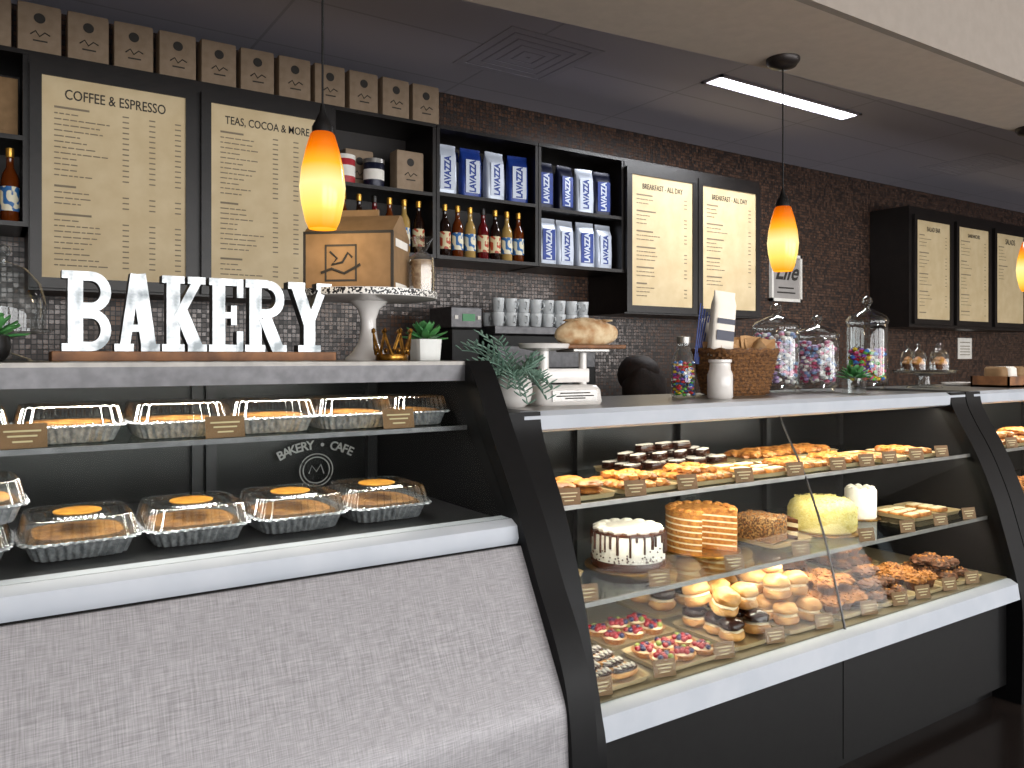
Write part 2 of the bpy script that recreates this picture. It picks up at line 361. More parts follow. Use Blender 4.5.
def rightcase(x0,x1,seams,label,endr=.20,endl=.132):
    R=E('display_case',label,'display case',(0,0,0))
    G().bb(x0-.13,x1+endr,1.985,2.6,1.275,1.335,bev=.003).done('countertop',m_steel,R,smooth=False)
    G().prism([(1.985,1.273),(1.965,1.28),(1.962,1.322),(1.985,1.336)],x0-.06,x1+endr).done('trim_strip',m_rail,R,smooth=False)
    pr=[(1.99,1.275),(1.945,1.19),(1.89,1.09),(1.845,.99),(1.80,.87),(1.765,.75),(1.73,.62),(1.708,.53)]
    sp=smoothp(pr,3)
    xs=[x0]+seams+[x1]
    for a,b in zip(xs,xs[1:]):G().sheet(sp,a+.003,b-.003,.006).done('front_glass',m_glass,R)
    for s_ in seams:G().sheet(sp,s_-.0028,s_+.0028,.007).done('glass_seam',m_steeld,R)
    G().prism([(1.705,.535),(1.675,.52),(1.665,.455),(1.68,.445),(1.76,.445),(1.76,.535)],x0,x1).done('front_rail',m_rail,R)
    bs=G().bb(x0,x1,1.78,2.58,0,.44).done('base',m_black,R,smooth=False)
    for a,b in zip(xs,xs[1:]):G().bb(a+.003,b-.003,1.72,1.74,.07,.444).done('base_panel',m_black,bs,smooth=False)
    G().bb(x0,x1,1.72,2.52,.52,.54).done('deck',m_deck,R,smooth=False)
    for z,y in ((1.06,1.875),(.79,1.80)):
        sh=G().bb(x0,x1,y+.006,2.45,z-.008,z).done('shelf',m_shelfg,R,smooth=False)
        G().bb(x0,x1,y,y+.006,z-.012,z+.002).done('shelf_edge',m_steel,sh,smooth=False)
    bk=G().bb(x0,x1,2.54,2.56,.44,1.275).done('back_panel',m_backp,R,smooth=False)
    g=G()
    n=4
    for k in range(n+1):
        x=x0+(x1-x0-.03)*k/n;g.bb(x,x+.03,2.515,2.54,.54,1.27)
    g.done('door_frame',m_frame,bk,smooth=False)
    q=[(y-.03,z) for y,z in pr]
    pan=smoothp([(1.965,1.335),(1.955,1.275)]+q[1:]+[(1.655,.40),(1.66,.0)],4)+[(2.6,0),(2.6,1.335)]
    G().prism(pan,x0-endl,x0).done('end_panel',m_blackg,R)
    if endr>.1:G().prism(pan,x1,x1+endr).done('end_panel',m_blackg,R)
    G().tube([(x0+.02,2.06,1.268),(x1-.02,2.06,1.268)],.006,8).done('lamp_tube',m_steel,R)
    w=(1,.89,.72);cx=(x0+x1)/2;wd=x1-x0-.06
    area('case_lamp',(cx,2.03,1.262),(math.radians(12),0,0),wd,.03,14,w,R)
    area('case_lamp',(cx,1.93,1.045),(math.radians(10),0,0),wd,.02,8,w,R)
    area('case_lamp',(cx,1.87,.775),(math.radians(25),0,0),wd,.02,8,w,R)
    return R
rightcase(1.404,3.73,[2.55],'long black refrigerated case with curved glass, filled with cakes and pastries',.13,.202)
rightcase(4.0,6.3,[5.15],'further black glass display case with pastries on shelves',.13)
g=G();bmv=[];prf=[(1.668,1.03),(1.655,1.005),(1.60,.905),(1.54,.80),(1.492,.715),(1.480,.69),(1.474,.66),(1.468,.5),(1.464,.3),(1.460,.06)]
nx=60
for i in range(nx+1):
    x=-1.28+(1.14+1.28)*i/nx;row=[]
    for j,(y,z) in enumerate(prf):
        k=j/len(prf)
        row.append(g.bm.verts.new((x+(.003*math.sin(j*1.7)-.015*k if i==nx else 0),y-.006-.0010*k*(1+math.sin(x*7+j*.4)),z)))
    bmv.append(row)
for a,b in zip(bmv,bmv[1:]):
    for j in range(len(a)-1):g.bm.faces.new((a[j],b[j],b[j+1],a[j+1]))
o=g.done('fabric_cover',m_cloth,label='silver grey woven cloth draped over the front of the case',cat='cloth',ang=80)
md=o.modifiers.new('s','SOLIDIFY');md.thickness=.002;md=o.modifiers.new('b','SUBSURF');md.levels=1;md.render_levels=1
# ---------------------------------------------------------------- letters
YO=[0]
def stroke(g,a,b,w,y0,y1):
    YO[0]+=.0004;y0=y0-YO[0];y1=y1+YO[0]
    a=Vector(a);b=Vector(b);d=(b-a).normalized();n=Vector((-d.y,d.x))*w/2
    pts=[a+n,b+n,b-n,a-n]
    f=[g.bm.verts.new((p.x,y0,p.y)) for p in pts];k=[g.bm.verts.new((p.x,y1,p.y)) for p in pts]
    g.bm.faces.new(f);g.bm.faces.new(k[::-1])
    for i in range(4):g.bm.faces.new((f[i],f[(i+1)%4],k[(i+1)%4],k[i])).material_index=1
def arc(g,cx,cz,rx,rz,t0,t1,w,y0,y1,n=12):
    YO[0]+=.0004;y0=y0-YO[0];y1=y1+YO[0]
    pi_=[];po=[]
    for i in range(n+1):
        t=t0+(t1-t0)*i/n
        po.append((cx+rx*math.cos(t),cz+rz*math.sin(t)));pi_.append((cx+(rx-w)*math.cos(t),cz+(rz-w)*math.sin(t)))
    def v(p,y):return g.bm.verts.new((p[0],y,p[1]))
    A=[v(p,y0) for p in po];B=[v(p,y0) for p in pi_];A2=[v(p,y1) for p in po];B2=[v(p,y1) for p in pi_]
    for i in range(n):
        g.bm.faces.new((A[i],A[i+1],B[i+1],B[i]));g.bm.faces.new((A2[i],B2[i],B2[i+1],A2[i+1]))
        f=g.bm.faces.new((A[i],A2[i],A2[i+1],A[i+1]));f.material_index=1
        f=g.bm.faces.new((B[i],B[i+1],B2[i+1],B2[i]));f.material_index=1
    g.bm.faces.new((A[0],B[0],B2[0],A2[0]));g.bm.faces.new((A[-1],A2[-1],B2[-1],B[-1]))
Hh=.186
def letter(ch,x0,w):
    YO[0]=0
    g=G();D=0.035;h=Hh;st=.031;sf=.018
    def s(a,b,ww):stroke(g,a,b,ww,0,D)
    def serif(cx,z,l):s((cx-l/2,z),(cx+l/2,z),sf)
    if ch=='B':
        s((.028,0),(.028,h),st);serif(.026,sf/2,.052);serif(.026,h-sf/2,.052)
        for cz in (h*.745,h*.265):
            rr=h*.255 if cz>h/2 else h*.265
            arc(g,w-.042,cz,.042,rr,-pi/2,pi/2,.022,0,D)
            for zz in (cz+rr-.011,cz-rr+.011):s((.02,zz),(w-.042,zz),.022)
    elif ch=='A':
        s((.02,0),(w/2-.004,h),.022);s((w-.022,0),(w/2+.002,h),.033);s((.02,h*.30),(w-.02,h*.30),.017);serif(.020,sf/2,.042);serif(w-.020,sf/2,.042)
    elif ch=='K':
        s((.028,0),(.028,h),st);serif(.028,sf/2,.052);serif(.028,h-sf/2,.052)
        s((.034,h*.40),(w-.02,h-.01),.021);s((.046,h*.52),(w-.022,.008),.032);serif(w-.022,h-sf/2,.042);serif(w-.020,sf/2,.045)
    elif ch=='E':
        s((.024,0),(.024,h),st);s((0,sf/2),(w,sf/2),sf);s((0,h-sf/2),(w,h-sf/2),sf);s((.02,h/2),(w*.75,h/2),sf-.002)
        s((w-.008,0),(w-.008,.052),.016);s((w-.008,h),(w-.008,h-.048),.016);s((w*.72,h/2-.025),(w*.72,h/2+.025),.014)
    elif ch=='R':
        s((.026,0),(.026,h),st);serif(.025,sf/2,.052);s((0,h-sf/2),(w-.045,h-sf/2),sf+.003)
        cz=h*.74;arc(g,w-.045,cz,.042,h*.26,-pi/2,pi/2,.023,0,D);s((.02,cz-h*.26+.011),(w-.045,cz-h*.26+.011),.022)
        s((w*.48,h*.48),(w-.020,.006),.032);serif(w-.016,sf/2,.038)
    elif ch=='Y':
        s((w/2,0),(w/2,h*.45),st);serif(w/2,sf/2,.062);s((w/2,h*.40),(.024,h-.006),.032);s((w/2,h*.40),(w-.02,h-.006),.021)
        serif(.024,h-sf/2,.046);serif(w-.02,h-sf/2,.042)
    g.done('letter_sign',[m_letw,m_letz],loc=(x0,2.1,1.5135),smooth=False,label='white slab-serif letter %s with zinc edges on wooden plank'%ch,cat='letter',group='letters spelling bakery')
for ch,x0,w in (('B',.152,.102),('A',.262,.098),('K',.364,.104),('E',.476,.084),('R',.566,.104),('Y',.676,.120)):letter(ch,x0,w)
g=G();g.bb(.13,.80,2.07,2.17,1.49,1.513,bev=.002);g.done('wooden_plank',m_woodl,label='thin brown wooden plank carrying the letters',cat='plank',smooth=False)
# ---------------------------------------------------------------- cake stand etc.
e=E('cake_stand','white ceramic pedestal stand with black and white patterned rim','cake stand',(.945,2.19,1.49))
G().lathe([(.068,0),(.066,.008),(.05,.02),(.03,.05),(.022,.09),(.022,.12),(.032,.15),(.06,.175),(.06,.178)],seg=32).done('pedestal',m_ceram,e)
pl=G().lathe([(.06,.172),(.19,.178),(.2,.18),(.2,.2),(.195,.2),(.19,.188),(0,.188)],seg=48).done('plate',m_ceram,e)
G().lathe([(.2005,.181),(.2015,.19),(.2005,.199)],seg=48,caps=False).done('rim_band',m_patt,pl)
e=E('bakery_box','brown kraft catering box with handle and printed emblem on cake stand','box',(.915,2.195,1.679),rz=-.72);e.scale=(1.04,1.04,1.12)
ct=G().bb(-.125,.125,-.085,.085,0,.155,bev=.002).done('carton',m_kraft,e,smooth=False)
g=G();g.prism([(-.085,.155),(-.01,.205),(.01,.205),(.085,.155)],-.124,.124);g.bb(-.06,.06,-.006,.006,.19,.222);g.done('gable_lid',m_kraft,e,smooth=False)
g=G()
for a in ((-.045,.045,.118,.123),(-.045,.045,.03,.035),(-.045,-.04,.03,.123),(.04,.045,.03,.123)):g.bb(a[0]-.02,a[1]-.02,-.0865,-.085,a[2],a[3])
g.tube([(-.05,-.0862,.105),(-.03,-.0862,.088),(-.045,-.0862,.072),(-.015,-.0862,.078),(.0,-.0862,.102),(.012,-.0862,.09)],.003,5);g.tube([(-.075,-.0862,.052),(-.045,-.0862,.062),(-.01,-.0862,.05),(.035,-.0862,.072)],.0035,5)
g.done('printed_emblem',m_ink,ct,smooth=False)
g=G();g.bb(.1255,.1265,-.06,.06,.12,.14);g.bb(.1255,.1265,-.06,.05,.012,.028);g.done('white_label',m_paper,ct,smooth=False)
g=G();g.bb(.119,.1262,-.0862,-.080,0,.155);g.bb(-.1262,-.119,-.0862,-.08,0,.155);g.bb(-.126,.126,-.0862,-.082,.150,.157);g.done('edge_band',m_ink,ct,smooth=False)
e=E('paper_cup_stack','stack of pale cups wrapped in clear bag beside box','cups',(1.09,2.13,1.679))
g=G()
for k in range(5):g.lathe([(.022,.012*k),(.031,.055+.012*k),(.033,.056+.012*k),(.033,.06+.012*k)],seg=20)
g.done('cup',mat('cup_beige','#c4ab88',.6,0,'#8a6a4a',60),e)
G().lathe([(.038,0),(.04,.06),(.037,.115),(.012,.135),(.03,.17),(.034,.175)],seg=14,rf=lambda t:1+.1*math.cos(5*t)).done('clear_bag',m_lid,e)
e=E('crown_ornament','small antique gold openwork crown','crown',(.955,2.05,1.49));e.scale=(1.08,1.08,1.15)
g=G();g.lathe([(.040,0),(.042,.003),(.042,.013),(.040,.016),(.037,.016),(.037,0)],seg=32,caps=False)
g.done('band',m_goldm,e)
g=G();n8=8
for k in range(n8):
    t=2*pi*k/n8;t2=t+pi/n8;t3=t-pi/n8;r=.041;R2=.051
    tip=(R2*math.cos(t),R2*math.sin(t),.066)
    for q in(t2,t3):g.tube([(r*math.cos(q),r*math.sin(q),.014),(.045*math.cos(q*.65+t*.35),.045*math.sin(q*.65+t*.35),.028),tip],[.0035,.003,.0022],6)
    g.blob(tip[0],tip[1],.072,.006,.006,.007,sub=1);g.blob(.042*math.cos(t),.042*math.sin(t),.024,.005,.005,.008,sub=1)
g.done('points',m_goldm,e)
def leafblade(g,x,y,z,az,el,l,w,th=.25):
    g.blob(x+math.cos(az)*math.cos(el)*l/2,y+math.sin(az)*math.cos(el)*l/2,z+math.sin(el)*l/2,l/2,w/2,w/2*th+.001,sub=1,rot=(0,-el,az))
def succulent(label,loc,r,ph,potm,lm,n=16,ll=.05,sqr=False):
    e=E('potted_succulent',label,'potted plant',loc)
    if sqr:G().sup([(0,r*.9,r*.9),(ph,r,r),(ph,r*.9,r*.9),(ph-.01,r*.88,r*.88)],p=6).done('pot',potm,e)
    else:G().lathe([(r*.6,0),(r*.9,ph*.25),(r,ph*.6),(r*.92,ph),(r*.84,ph),(r*.8,ph-.01)],seg=28).done('pot',potm,e)
    g=G()
    for i in range(n):
        k=i/n;az=i*2.4;el=.1+1.2*k;leafblade(g,.3*r*math.cos(az)*(1-k),.3*r*math.sin(az)*(1-k),ph-.002+.01*k,az,el,ll*(1-.25*k),ll*.4)
    g.done('foliage',lm,e);return e
succulent('green succulent in white square ceramic pot beside gold crown',(1.085,2.10,1.49),.040,.062,m_pot,m_leaf,22,.07,True)
succulent('green succulent in dark pot beside glass dome',(.015,1.99,1.49),.036,.055,m_black,m_leaf,20,.065)
e=E('cake_dome','clear glass dome on footed glass plate','cake dome',(.04,2.17,1.49))
G().lathe([(.06,0),(.055,.006),(.018,.02),(.015,.05),(.03,.06),(.1,.068),(.1,.074),(.0,.072)],seg=36).done('footed_plate',m_jar,e)
dm=G().lathe([(.085,.075),(.088,.13),(.075,.18),(.045,.215),(.01,.228)],seg=36,caps=False).done('dome',m_jar,e)
G().lathe([(.008,.226),(.007,.236),(.016,.25),(.012,.264),(.0,.27)],seg=16).done('knob',m_jar,dm)
e=E('potted_plant','grey green trailing succulent in round white pot','potted plant',(1.465,2.2,1.335))
G().lathe([(.035,0),(.055,.02),(.062,.055),(.056,.095),(.05,.105),(.045,.105),(.043,.095)],seg=32).done('pot',m_ceram,e)
g=G()
for i in range(44):
    az=i*2.4;el=random.uniform(-.1,1.3);n=7 if math.cos(az)<.1 else 3
    p=Vector((.02*math.cos(az),.02*math.sin(az),.1))
    pts=[p.copy()];d=Vector((math.cos(az)*math.cos(el),math.sin(az)*math.cos(el),math.sin(el)))
    for k in range(n):
        p=p+d*.026;d.z-=.16;d.normalize();pts.append(p.copy())
        for q in (-1,1):leafblade(g,p.x,p.y,p.z,az+q*.8,.5,.038,.009,.4)
    g.tube(pts,.002,5)
g.done('foliage',m_leafg,e)
# balance scale
e=E('kitchen_scale','vintage white balance scale with two plates','scale',(1.70,2.24,1.335),rz=-.1)
bd=G().sup([(0,.125,.07),(.01,.13,.075),(.05,.125,.07),(.065,.115,.06),(.068,.10,.05)],p=6).done('body',m_ceram,e)
npl=G().bb(-.09,.09,-.078,-.074,.014,.052).done('nameplate',m_steel,bd,smooth=False)
g=G()
for z,w in ((.04,.06),(.03,.075),(.022,.04)):g.bb(-w,w,-.0795,-.078,z,z+.004)
g.done('print',m_ink,bd,smooth=False)
g=G();g.tube([(-.08,0,.06),(-.08,0,.19)],.018,12);g.tube([(.08,0,.06),(.08,0,.18)],.014,12);g.box(0,0,.10,.2,.03,.05,bev=.005);g.done('arm',m_ceram,e)
g=G();g.lathe([(.03,.185),(.085,.195),(.09,.21),(.086,.212),(.08,.2),(0,.198)],x=-.08,seg=32);g.done('pan',m_ceram,e)
g=G();g.box(.08,0,.188,.15,.12,.012,bev=.003);g.done('platform',m_steel,e,smooth=False)
g=G();g.box(0,0,0,.25,.13,.014,bev=.004);g.done('cutting_board',m_woodl,loc=(1.80,2.235,1.5365),rot=(0,0,-.2),smooth=False,label='small wooden board lying on the scale',cat='board')
g=G();g.blob(0,0,.040,.125,.062,.054,n=.15,sub=3,flat=-.75)
for k in range(4):g.blob(-.07+.046*k,-.01,.087,.008,.038,.006,sub=1,rot=(0,0,.5))
g.done('bread_loaf',m_bread,loc=(1.80,2.235,1.543),rot=(0,0,-.15),label='rustic brown bread loaf on wooden board',cat='bread')
def candies(name,label,x,y,z0,z1,r,n=70,s=.011,cat='candy',ms=m_candy):
    g=G()
    for i in range(n):
        a=random.random()*2*pi;q=(r-s)*math.sqrt(random.uniform(.5,1))
        g.m=random.randrange(7);g.blob(q*math.cos(a),q*math.sin(a),s+random.random()*(z1-z0-2*s),s,s,s*.8,sub=1)
    g.done(name,ms,loc=(x,y,z0),label=label,cat=cat,kind='stuff')
e=E('candy_bottle','clear milk bottle full of coloured candy balls','bottle',(2.36,2.31,1.335))
gb=G().lathe([(.045,0),(.05,.01),(.05,.14),(.035,.18),(.024,.205),(.026,.225),(.024,.226)],seg=28,caps=False).done('glass_body',m_jar,e)
G().lathe([(.027,.22),(.028,.245),(.0,.248)],seg=20).done('cap',m_steel,e)
candies('loose_candy','mixed coloured candy balls inside the bottle',2.36,2.31,1.338,1.49,.048,190,.009)
e=E('ceramic_jar','plain white ceramic jar with narrow neck','jar',(2.44,2.19,1.335))
G().lathe([(.045,0),(.05,.006),(.05,.095),(.042,.115),(.04,.14),(.046,.145),(.046,.155),(.036,.155),(.036,.12)],seg=32).done('body',m_ceram,e)
bx=2.735
e=E('wicker_basket','brown woven wicker basket with braided rim','basket',(bx,2.37,1.335),rz=-.1);e.scale=(1.08,1.05,1.08)
g=G();nseg=72
for k in range(12):
    z=.012+k*.0135
    hw=.125+.03*k/11;hd=.085+.025*k/11;pts=[]
    for i in range(nseg+1):
        t=2*pi*i/nseg;p=4;c,s_=math.cos(t),math.sin(t);r=1/((abs(c)**p+abs(s_)**p)**(1/p));w=1+.03*math.cos(pi*i+pi*k)
        pts.append((hw*r*c*w,hd*r*s_*w,z))
    g.tube(pts,.0075,5)
g.done('woven_side',m_wick,e)
g=G();g.sup([(0,.12,.08),(.01,.125,.085),(.16,.148,.104),(.155,.14,.098),(.02,.115,.075)],p=4);g.done('liner',m_wick,e)
pts=[]
for i in range(49):
    t=2*pi*i/48;p=4;c,s_=math.cos(t),math.sin(t);r=1/((abs(c)**p+abs(s_)**p)**(1/p));pts.append((.16*r*c,.113*r*s_,.175+.004*math.sin(i*2)))
g=G();g.tube(pts,.012,6);g.done('rim',m_wick,e)
def roll(label,loc,rot,m,w=.04,h=.19,lab=None):
    e=E('wrapped_package',label,'package',loc,rot=rot)
    wr=G().sup([(0,w,.025),(.01,w*1.02,.028),(h*.8,w,.026),(h*.92,w*.95,.008),(h,w*.97,.004)],p=4).done('wrap',m,e)
    if lab:
        g=G();g.bb(-w*.8,w*.8,-.0295,-.027,h*.25,h*.4);g.bb(-w*.8,w*.8,-.0295,-.027,h*.5,h*.58);g.done('print',lab,wr,smooth=False)
roll('white and navy striped paper bag standing in basket',(bx-.12,2.35,1.50),(0,.1,-.2),m_paper,.055,.28,m_navy)
roll('white and navy striped paper bag leaning in basket',(bx-.03,2.41,1.47),(-.1,-.3,-.1),m_paper,.05,.22,m_navy)
roll('brown kraft wrapped loaf in basket',(bx+.07,2.34,1.46),(0,.7,-.1),m_kraft,.045,.13)
g=G()
def sheetpaper(g,x,y,z,a,w,h):
    n=5;rows=[]
    for i in range(n):
        r=[]
        for j in range(n):
            u=(i/(n-1)-.5)*w;v=j/(n-1)*h;off=.018*noise.noise(Vector((u*30+x*9,v*30,a)))
            r.append(g.bm.verts.new((x+u*math.cos(a)+off,y+u*math.sin(a)+off+v*.2*math.sin(a+1),z+v+.012*noise.noise(Vector((u*40,a,v*20))))))
        rows.append(r)
    for p,q in zip(rows,rows[1:]):
        for j in range(n-1):g.bm.faces.new((p[j],q[j],q[j+1],p[j+1]))
for i in range(14):sheetpaper(g,-.12+.019*i,random.uniform(-.05,.05),0,random.uniform(-.8,.8),.11,random.uniform(.065,.12))
o=g.done('crumpled_paper',mat('packing_paper','#b08a60',.8),loc=(bx,2.37,1.475),smooth=False,label='crumpled brown packing paper filling the basket',cat='paper')
o.modifiers.new('s','SOLIDIFY').thickness=.001
g=G()
for i in range(5):g.tube([(-.02+.012*i,.004*i,0),(.02+.018*i,.004*i,.26-.012*i)],.003,6)
g.done('drinking_straw',m_blue,loc=(bx-.19,2.41,1.47),label='bundle of blue straws standing in the basket',cat='straws')
def apoth(label,loc,r,h,cn,fill,ms=m_candy,n=200,tall=False):
    e=E('apothecary_jar',label,'glass jar',loc)
    G().lathe([(r*.8,0),(r*.85,.008),(r*.8,.018),(r*.98,.03),(r,.04),(r,h*.66),(r*.97,h*.69),(r*1.03,h*.70),(r*1.03,h*.715)],seg=32,caps=False).done('jar_body',m_jar,e)
    ld=G().lathe([(r*1.04,h*.715),(r*1.04,h*.735),(r*.9,h*.78),(r*.45,h*.83),(r*.16,h*.86)],seg=32,caps=False).done('lid',m_jar,e)
    G().lathe([(r*.14,h*.855),(r*.12,h*.88),(r*.26,h*.92),(r*.22,h*.97),(0,h)],seg=20).done('knob',m_jar,ld)
    candies('loose_candy',cn,loc[0],loc[1],loc[2]+.035,loc[2]+fill,r*.95,n,.014,ms=ms)
apoth('large glass apothecary jar of wrapped pink candy',(3.10,2.44,1.335),.105,.42,'pink and white wrapped candies inside the jar',.29,m_candyp,300)
apoth('glass apothecary jar of pale wrapped candy',(3.335,2.39,1.335),.098,.37,'pale mixed wrapped candies inside the jar',.25,m_candyp,260)
apoth('tall glass apothecary jar of colourful candy',(3.76,2.40,1.335),.098,.48,'bright coloured candies inside the tall jar',.22)
succulent('small green plant in clear square glass pot',(3.30,2.17,1.335),.045,.07,m_jar,m_leaf,24,.08,True)
e=E('glass_cake_stand','low footed glass stand holding small domed dishes','cake stand',(4.22,2.36,1.335))
G().lathe([(.09,0),(.085,.008),(.03,.02),(.028,.06),(.05,.075),(.16,.08),(.165,.095),(.16,.096),(.155,.086),(0,.085)],seg=36).done('glass_stand',m_jar,e)
dome0=None
for i,(dx,dy,dz) in enumerate(((-.095,-.02,.0965),(.0,.09,.0965),(.095,-.02,.0965),(0,-.09,.0965))):
    loc=(4.22+dx,2.36+dy,1.335+dz)
    if dome0 is None:
        dome0=E('cupcake_dome','tiny glass dome covering a frosted cupcake','glass dome',loc,group='domed cupcakes on glass stand')
        G().lathe([(.042,0),(.042,.06),(.034,.09),(.014,.11),(.006,.115),(.012,.13),(0,.145)],seg=24,caps=False).done('dome',m_jar,dome0)
        g=G();g.lathe([(.02,.002),(.028,.03)],seg=16,rf=lambda t:1+.06*math.cos(10*t));g.done('cake',m_brown,dome0)
        g=G();g.lathe([(.03,.03),(.032,.038),(.022,.05),(.024,.055),(.01,.068),(0,.072)],seg=16);g.done('frosting',m_orange,dome0)
    else:dup(dome0,loc)
e=E('wooden_crate','shallow wooden crate with packaged goods','crate',(4.75,2.2,1.335))
g=G();g.bb(-.17,.17,-.1,.1,0,.012);g.bb(-.17,.17,-.1,-.09,0,.06);g.bb(-.17,.17,.09,.1,0,.06);g.bb(-.17,-.16,-.1,.1,0,.06);g.bb(.16,.17,-.1,.1,0,.06);g.done('box',m_woodl,e,smooth=False)
for i,(x,m,lb) in enumerate(((-.1,m_kraft,'small kraft packet in the crate'),(0,m_paper,'small white packet in the crate'),(.1,m_kraft,'small kraft packet in the crate'))):
    G().sup([(0,.04,.05),(.01,.042,.055),(.09,.04,.05),(.10,.03,.04)],p=5).done('packet',m,loc=(4.75+x,2.2,1.3475),label=lb,cat='packet')
g=G();g.sup([(0,.10,.07),(.004,.13,.08),(.018,.14,.09),(.014,.132,.082),(.006,.1,.07)],p=4)
g.done('serving_tray',m_ceram,loc=(4.75,2.42,1.335),label='small white tray on the case top',cat='tray')
# ---------------------------------------------------------------- pendants
m_bronze=mat('bronze','#2c2624',.4,.5)
def pendant(x,y):
    e=E('pendant_lamp','amber glass pendant lamp hanging on black cord','pendant lamp',(x,y,1.84),group='amber pendant lamps over the counter')
    G().lathe([(.036,0),(.045,.02),(.056,.07),(.060,.11),(.055,.16),(.044,.21),(.032,.25),(.026,.257),(.026,.25),(.04,.2),(.054,.11),(.04,.02),(.033,.002)],seg=36,caps=False).done('shade',m_shade,e)
    G().lathe([(.028,.25),(.028,.27),(.02,.285),(.008,.31),(.005,.33)],seg=20).done('socket',m_black,e)
    G().tube([(0,0,.32),(0,0,.83)],.003,8).done('cord',m_black,e)
    G().lathe([(.01,.80),(.05,.81),(.065,.83),(.065,.84)],seg=28).done('canopy',m_bronze,e)
    l=bpy.data.lights.new('bulb','POINT');l.energy=1.0;l.color=(1,.78,.5);l.shadow_soft_size=.03
    o=bpy.data.objects.new('bulb',l);C.objects.link(o);o.parent=e;o.location=(0,0,-.02)
    return e
pendant(.754,2.05);pendant(2.645,2.05);pendant(4.50,1.965)
# ---------------------------------------------------------------- wall cabinets
W=E('wall_cabinet','long dark wood wall cabinet with open shelves','cabinet',(0,0,0))
def openbox(x0,x1,z0,z1,shelves,t=.02):
    g=G();g.bb(x0,x0+t,4.02,4.37,z0,z1);g.bb(x1-t,x1,4.02,4.37,z0,z1);g.bb(x0,x1,4.015,4.37,z0,z0+t);g.bb(x0,x1,4.015,4.37,z1-t,z1);cc=g.done('carcass',m_wood,W,smooth=False)
    g=G();g.bb(x0,x1,4.37,4.395,z0,z1);g.done('back',m_inner,cc,smooth=False)
    for s in shelves:G().bb(x0+t,x1-t,4.02,4.37,s-t,s).done('shelf',m_wood,cc,smooth=False)
openbox(-.75,.165,2.06,2.82,[2.45])
openbox(1.53,2.145,2.06,2.82,[2.43])
openbox(2.15,2.855,2.06,2.82,[2.44])
openbox(2.86,3.555,2.06,2.82,[2.43])
for a,b in ((.165,1.53),(3.555,4.90)):
    G().bb(a,b,4.015,4.395,1.79,2.82).done('carcass',m_wood,W,smooth=False)
W2=E('wall_cabinet','dark wood wall cabinet with menu boards on its doors','cabinet',(0,0,0))
G().bb(6.93,9.4,4.015,4.395,1.77,2.86).done('carcass',m_wood,W2,smooth=False)
def menu(label,x0,x1,z0,z1,title,cols,rows,blocks,y=4.013,m=.045,fw=.66):
    e=E('menu_board',label,'menu board',((x0+x1)/2,y,z0))
    w=x1-x0;h=z1-z0
    g=G();g.bb(-w/2-m,w/2+m,-.025,0,-m,0);g.bb(-w/2-m,w/2+m,-.025,0,h,h+m);g.bb(-w/2-m,-w/2,-.025,0,0,h);g.bb(w/2,w/2+m,-.025,0,0,h);g.done('frame',m_wood,e,smooth=False)
    pa=G().bb(-w/2,w/2,-.016,-.002,0,h).done('panel',m_board,e,smooth=False)
    text(title,w*.1,m_ink,pa,(0,-.0175,h-.075*h/.9),fit=w*fw,bold=.0004,sy=1.35)
    z=h-.135
    for b in blocks:
        g=G();any_=0
        for r in range(b):
            if z<.05:break
            any_=1
            if r==0:
                g.bb(-w*.42,-w*.42+w*random.uniform(.14,.32),-.018,-.0165,z,z+.009)
            else:
                L_=random.uniform(.12,.36) if cols else random.uniform(.3,.75)
                x=-w*.42;end=x+w*L_
                while x<end:
                    l=random.uniform(.012,.04);g.bb(x,min(x+l,end+.01),-.018,-.0165,z,z+.005);x+=l+.006
            for k in range(cols):
                cx=w*(.04+.19*k) if cols>1 else w*.36
                if r==0 and b!=blocks[0]:continue
                g.bb(cx,cx+.026,-.018,-.0165,z,z+.0055)
            z-=rows
        z-=rows*1.0
        if any_:g.done('printed_text',m_inkl,pa,smooth=False)
        else:g.bm.free()
    return e
menu('pale wood menu board listing coffee drinks in black frame',.214,.80,1.845,2.72,'COFFEE & ESPRESSO',3,.0245,[13,4,12],fw=.70)
menu('pale wood menu board listing teas in black frame',.915,1.465,1.845,2.72,'TEAS, COCOA & MORE',3,.0245,[13,10,5],fw=.76)
menu('pale wood breakfast menu board in black frame',3.60,4.17,1.845,2.72,'BREAKFAST - ALL DAY',1,.027,[3,4,3,4,3,4])
menu('pale wood breakfast menu board in black frame',4.27,4.84,1.845,2.72,'BREAKFAST - ALL DAY',1,.027,[4,3,4,4,3])
menu('pale wood lunch menu board in black frame',7.02,7.58,1.845,2.74,'SALAD BAR',1,.032,[4,5,4,5,3],fw=.4)
menu('pale wood lunch menu board in black frame',7.74,8.30,1.845,2.74,'SANDWICHES',1,.032,[5,3,5,4,3],fw=.4)
menu('pale wood lunch menu board in black frame',8.46,9.02,1.845,2.74,'SALADS',1,.032,[5,5,0],fw=.35)
k0=E('gift_box','tall kraft carton with round black sticker on cabinet top','box',(.21,4.12,2.82),group='kraft cartons in a row on the cabinet')
kc=G().sup([(0,.084,.05),(.218,.084,.05),(.228,.082,.045)],p=20,seg=48).done('carton',m_kbox,k0,ang=30)
g=G();g.lathe([(.022,0),(.022,.0015)],seg=24,mx=Matrix.Translation((0,-.0502,.165))@Matrix.Rotation(pi/2,4,'X'));g.done('sticker',m_ink,kc)
g=G();g.tube([(-.035,-.0505,.09),(-.015,-.0505,.108),(.0,-.0505,.085),(.02,-.0505,.105),(.04,-.0505,.095)],.003,5);g.bb(-.025,.03,-.052,-.0502,.063,.069);g.done('print',m_ink,kc,smooth=False)
for i in list(range(-3,0))+list(range(1,11)):
    dup(k0,(.21+.19*i,4.12,2.82),rz=random.uniform(-.05,.05))
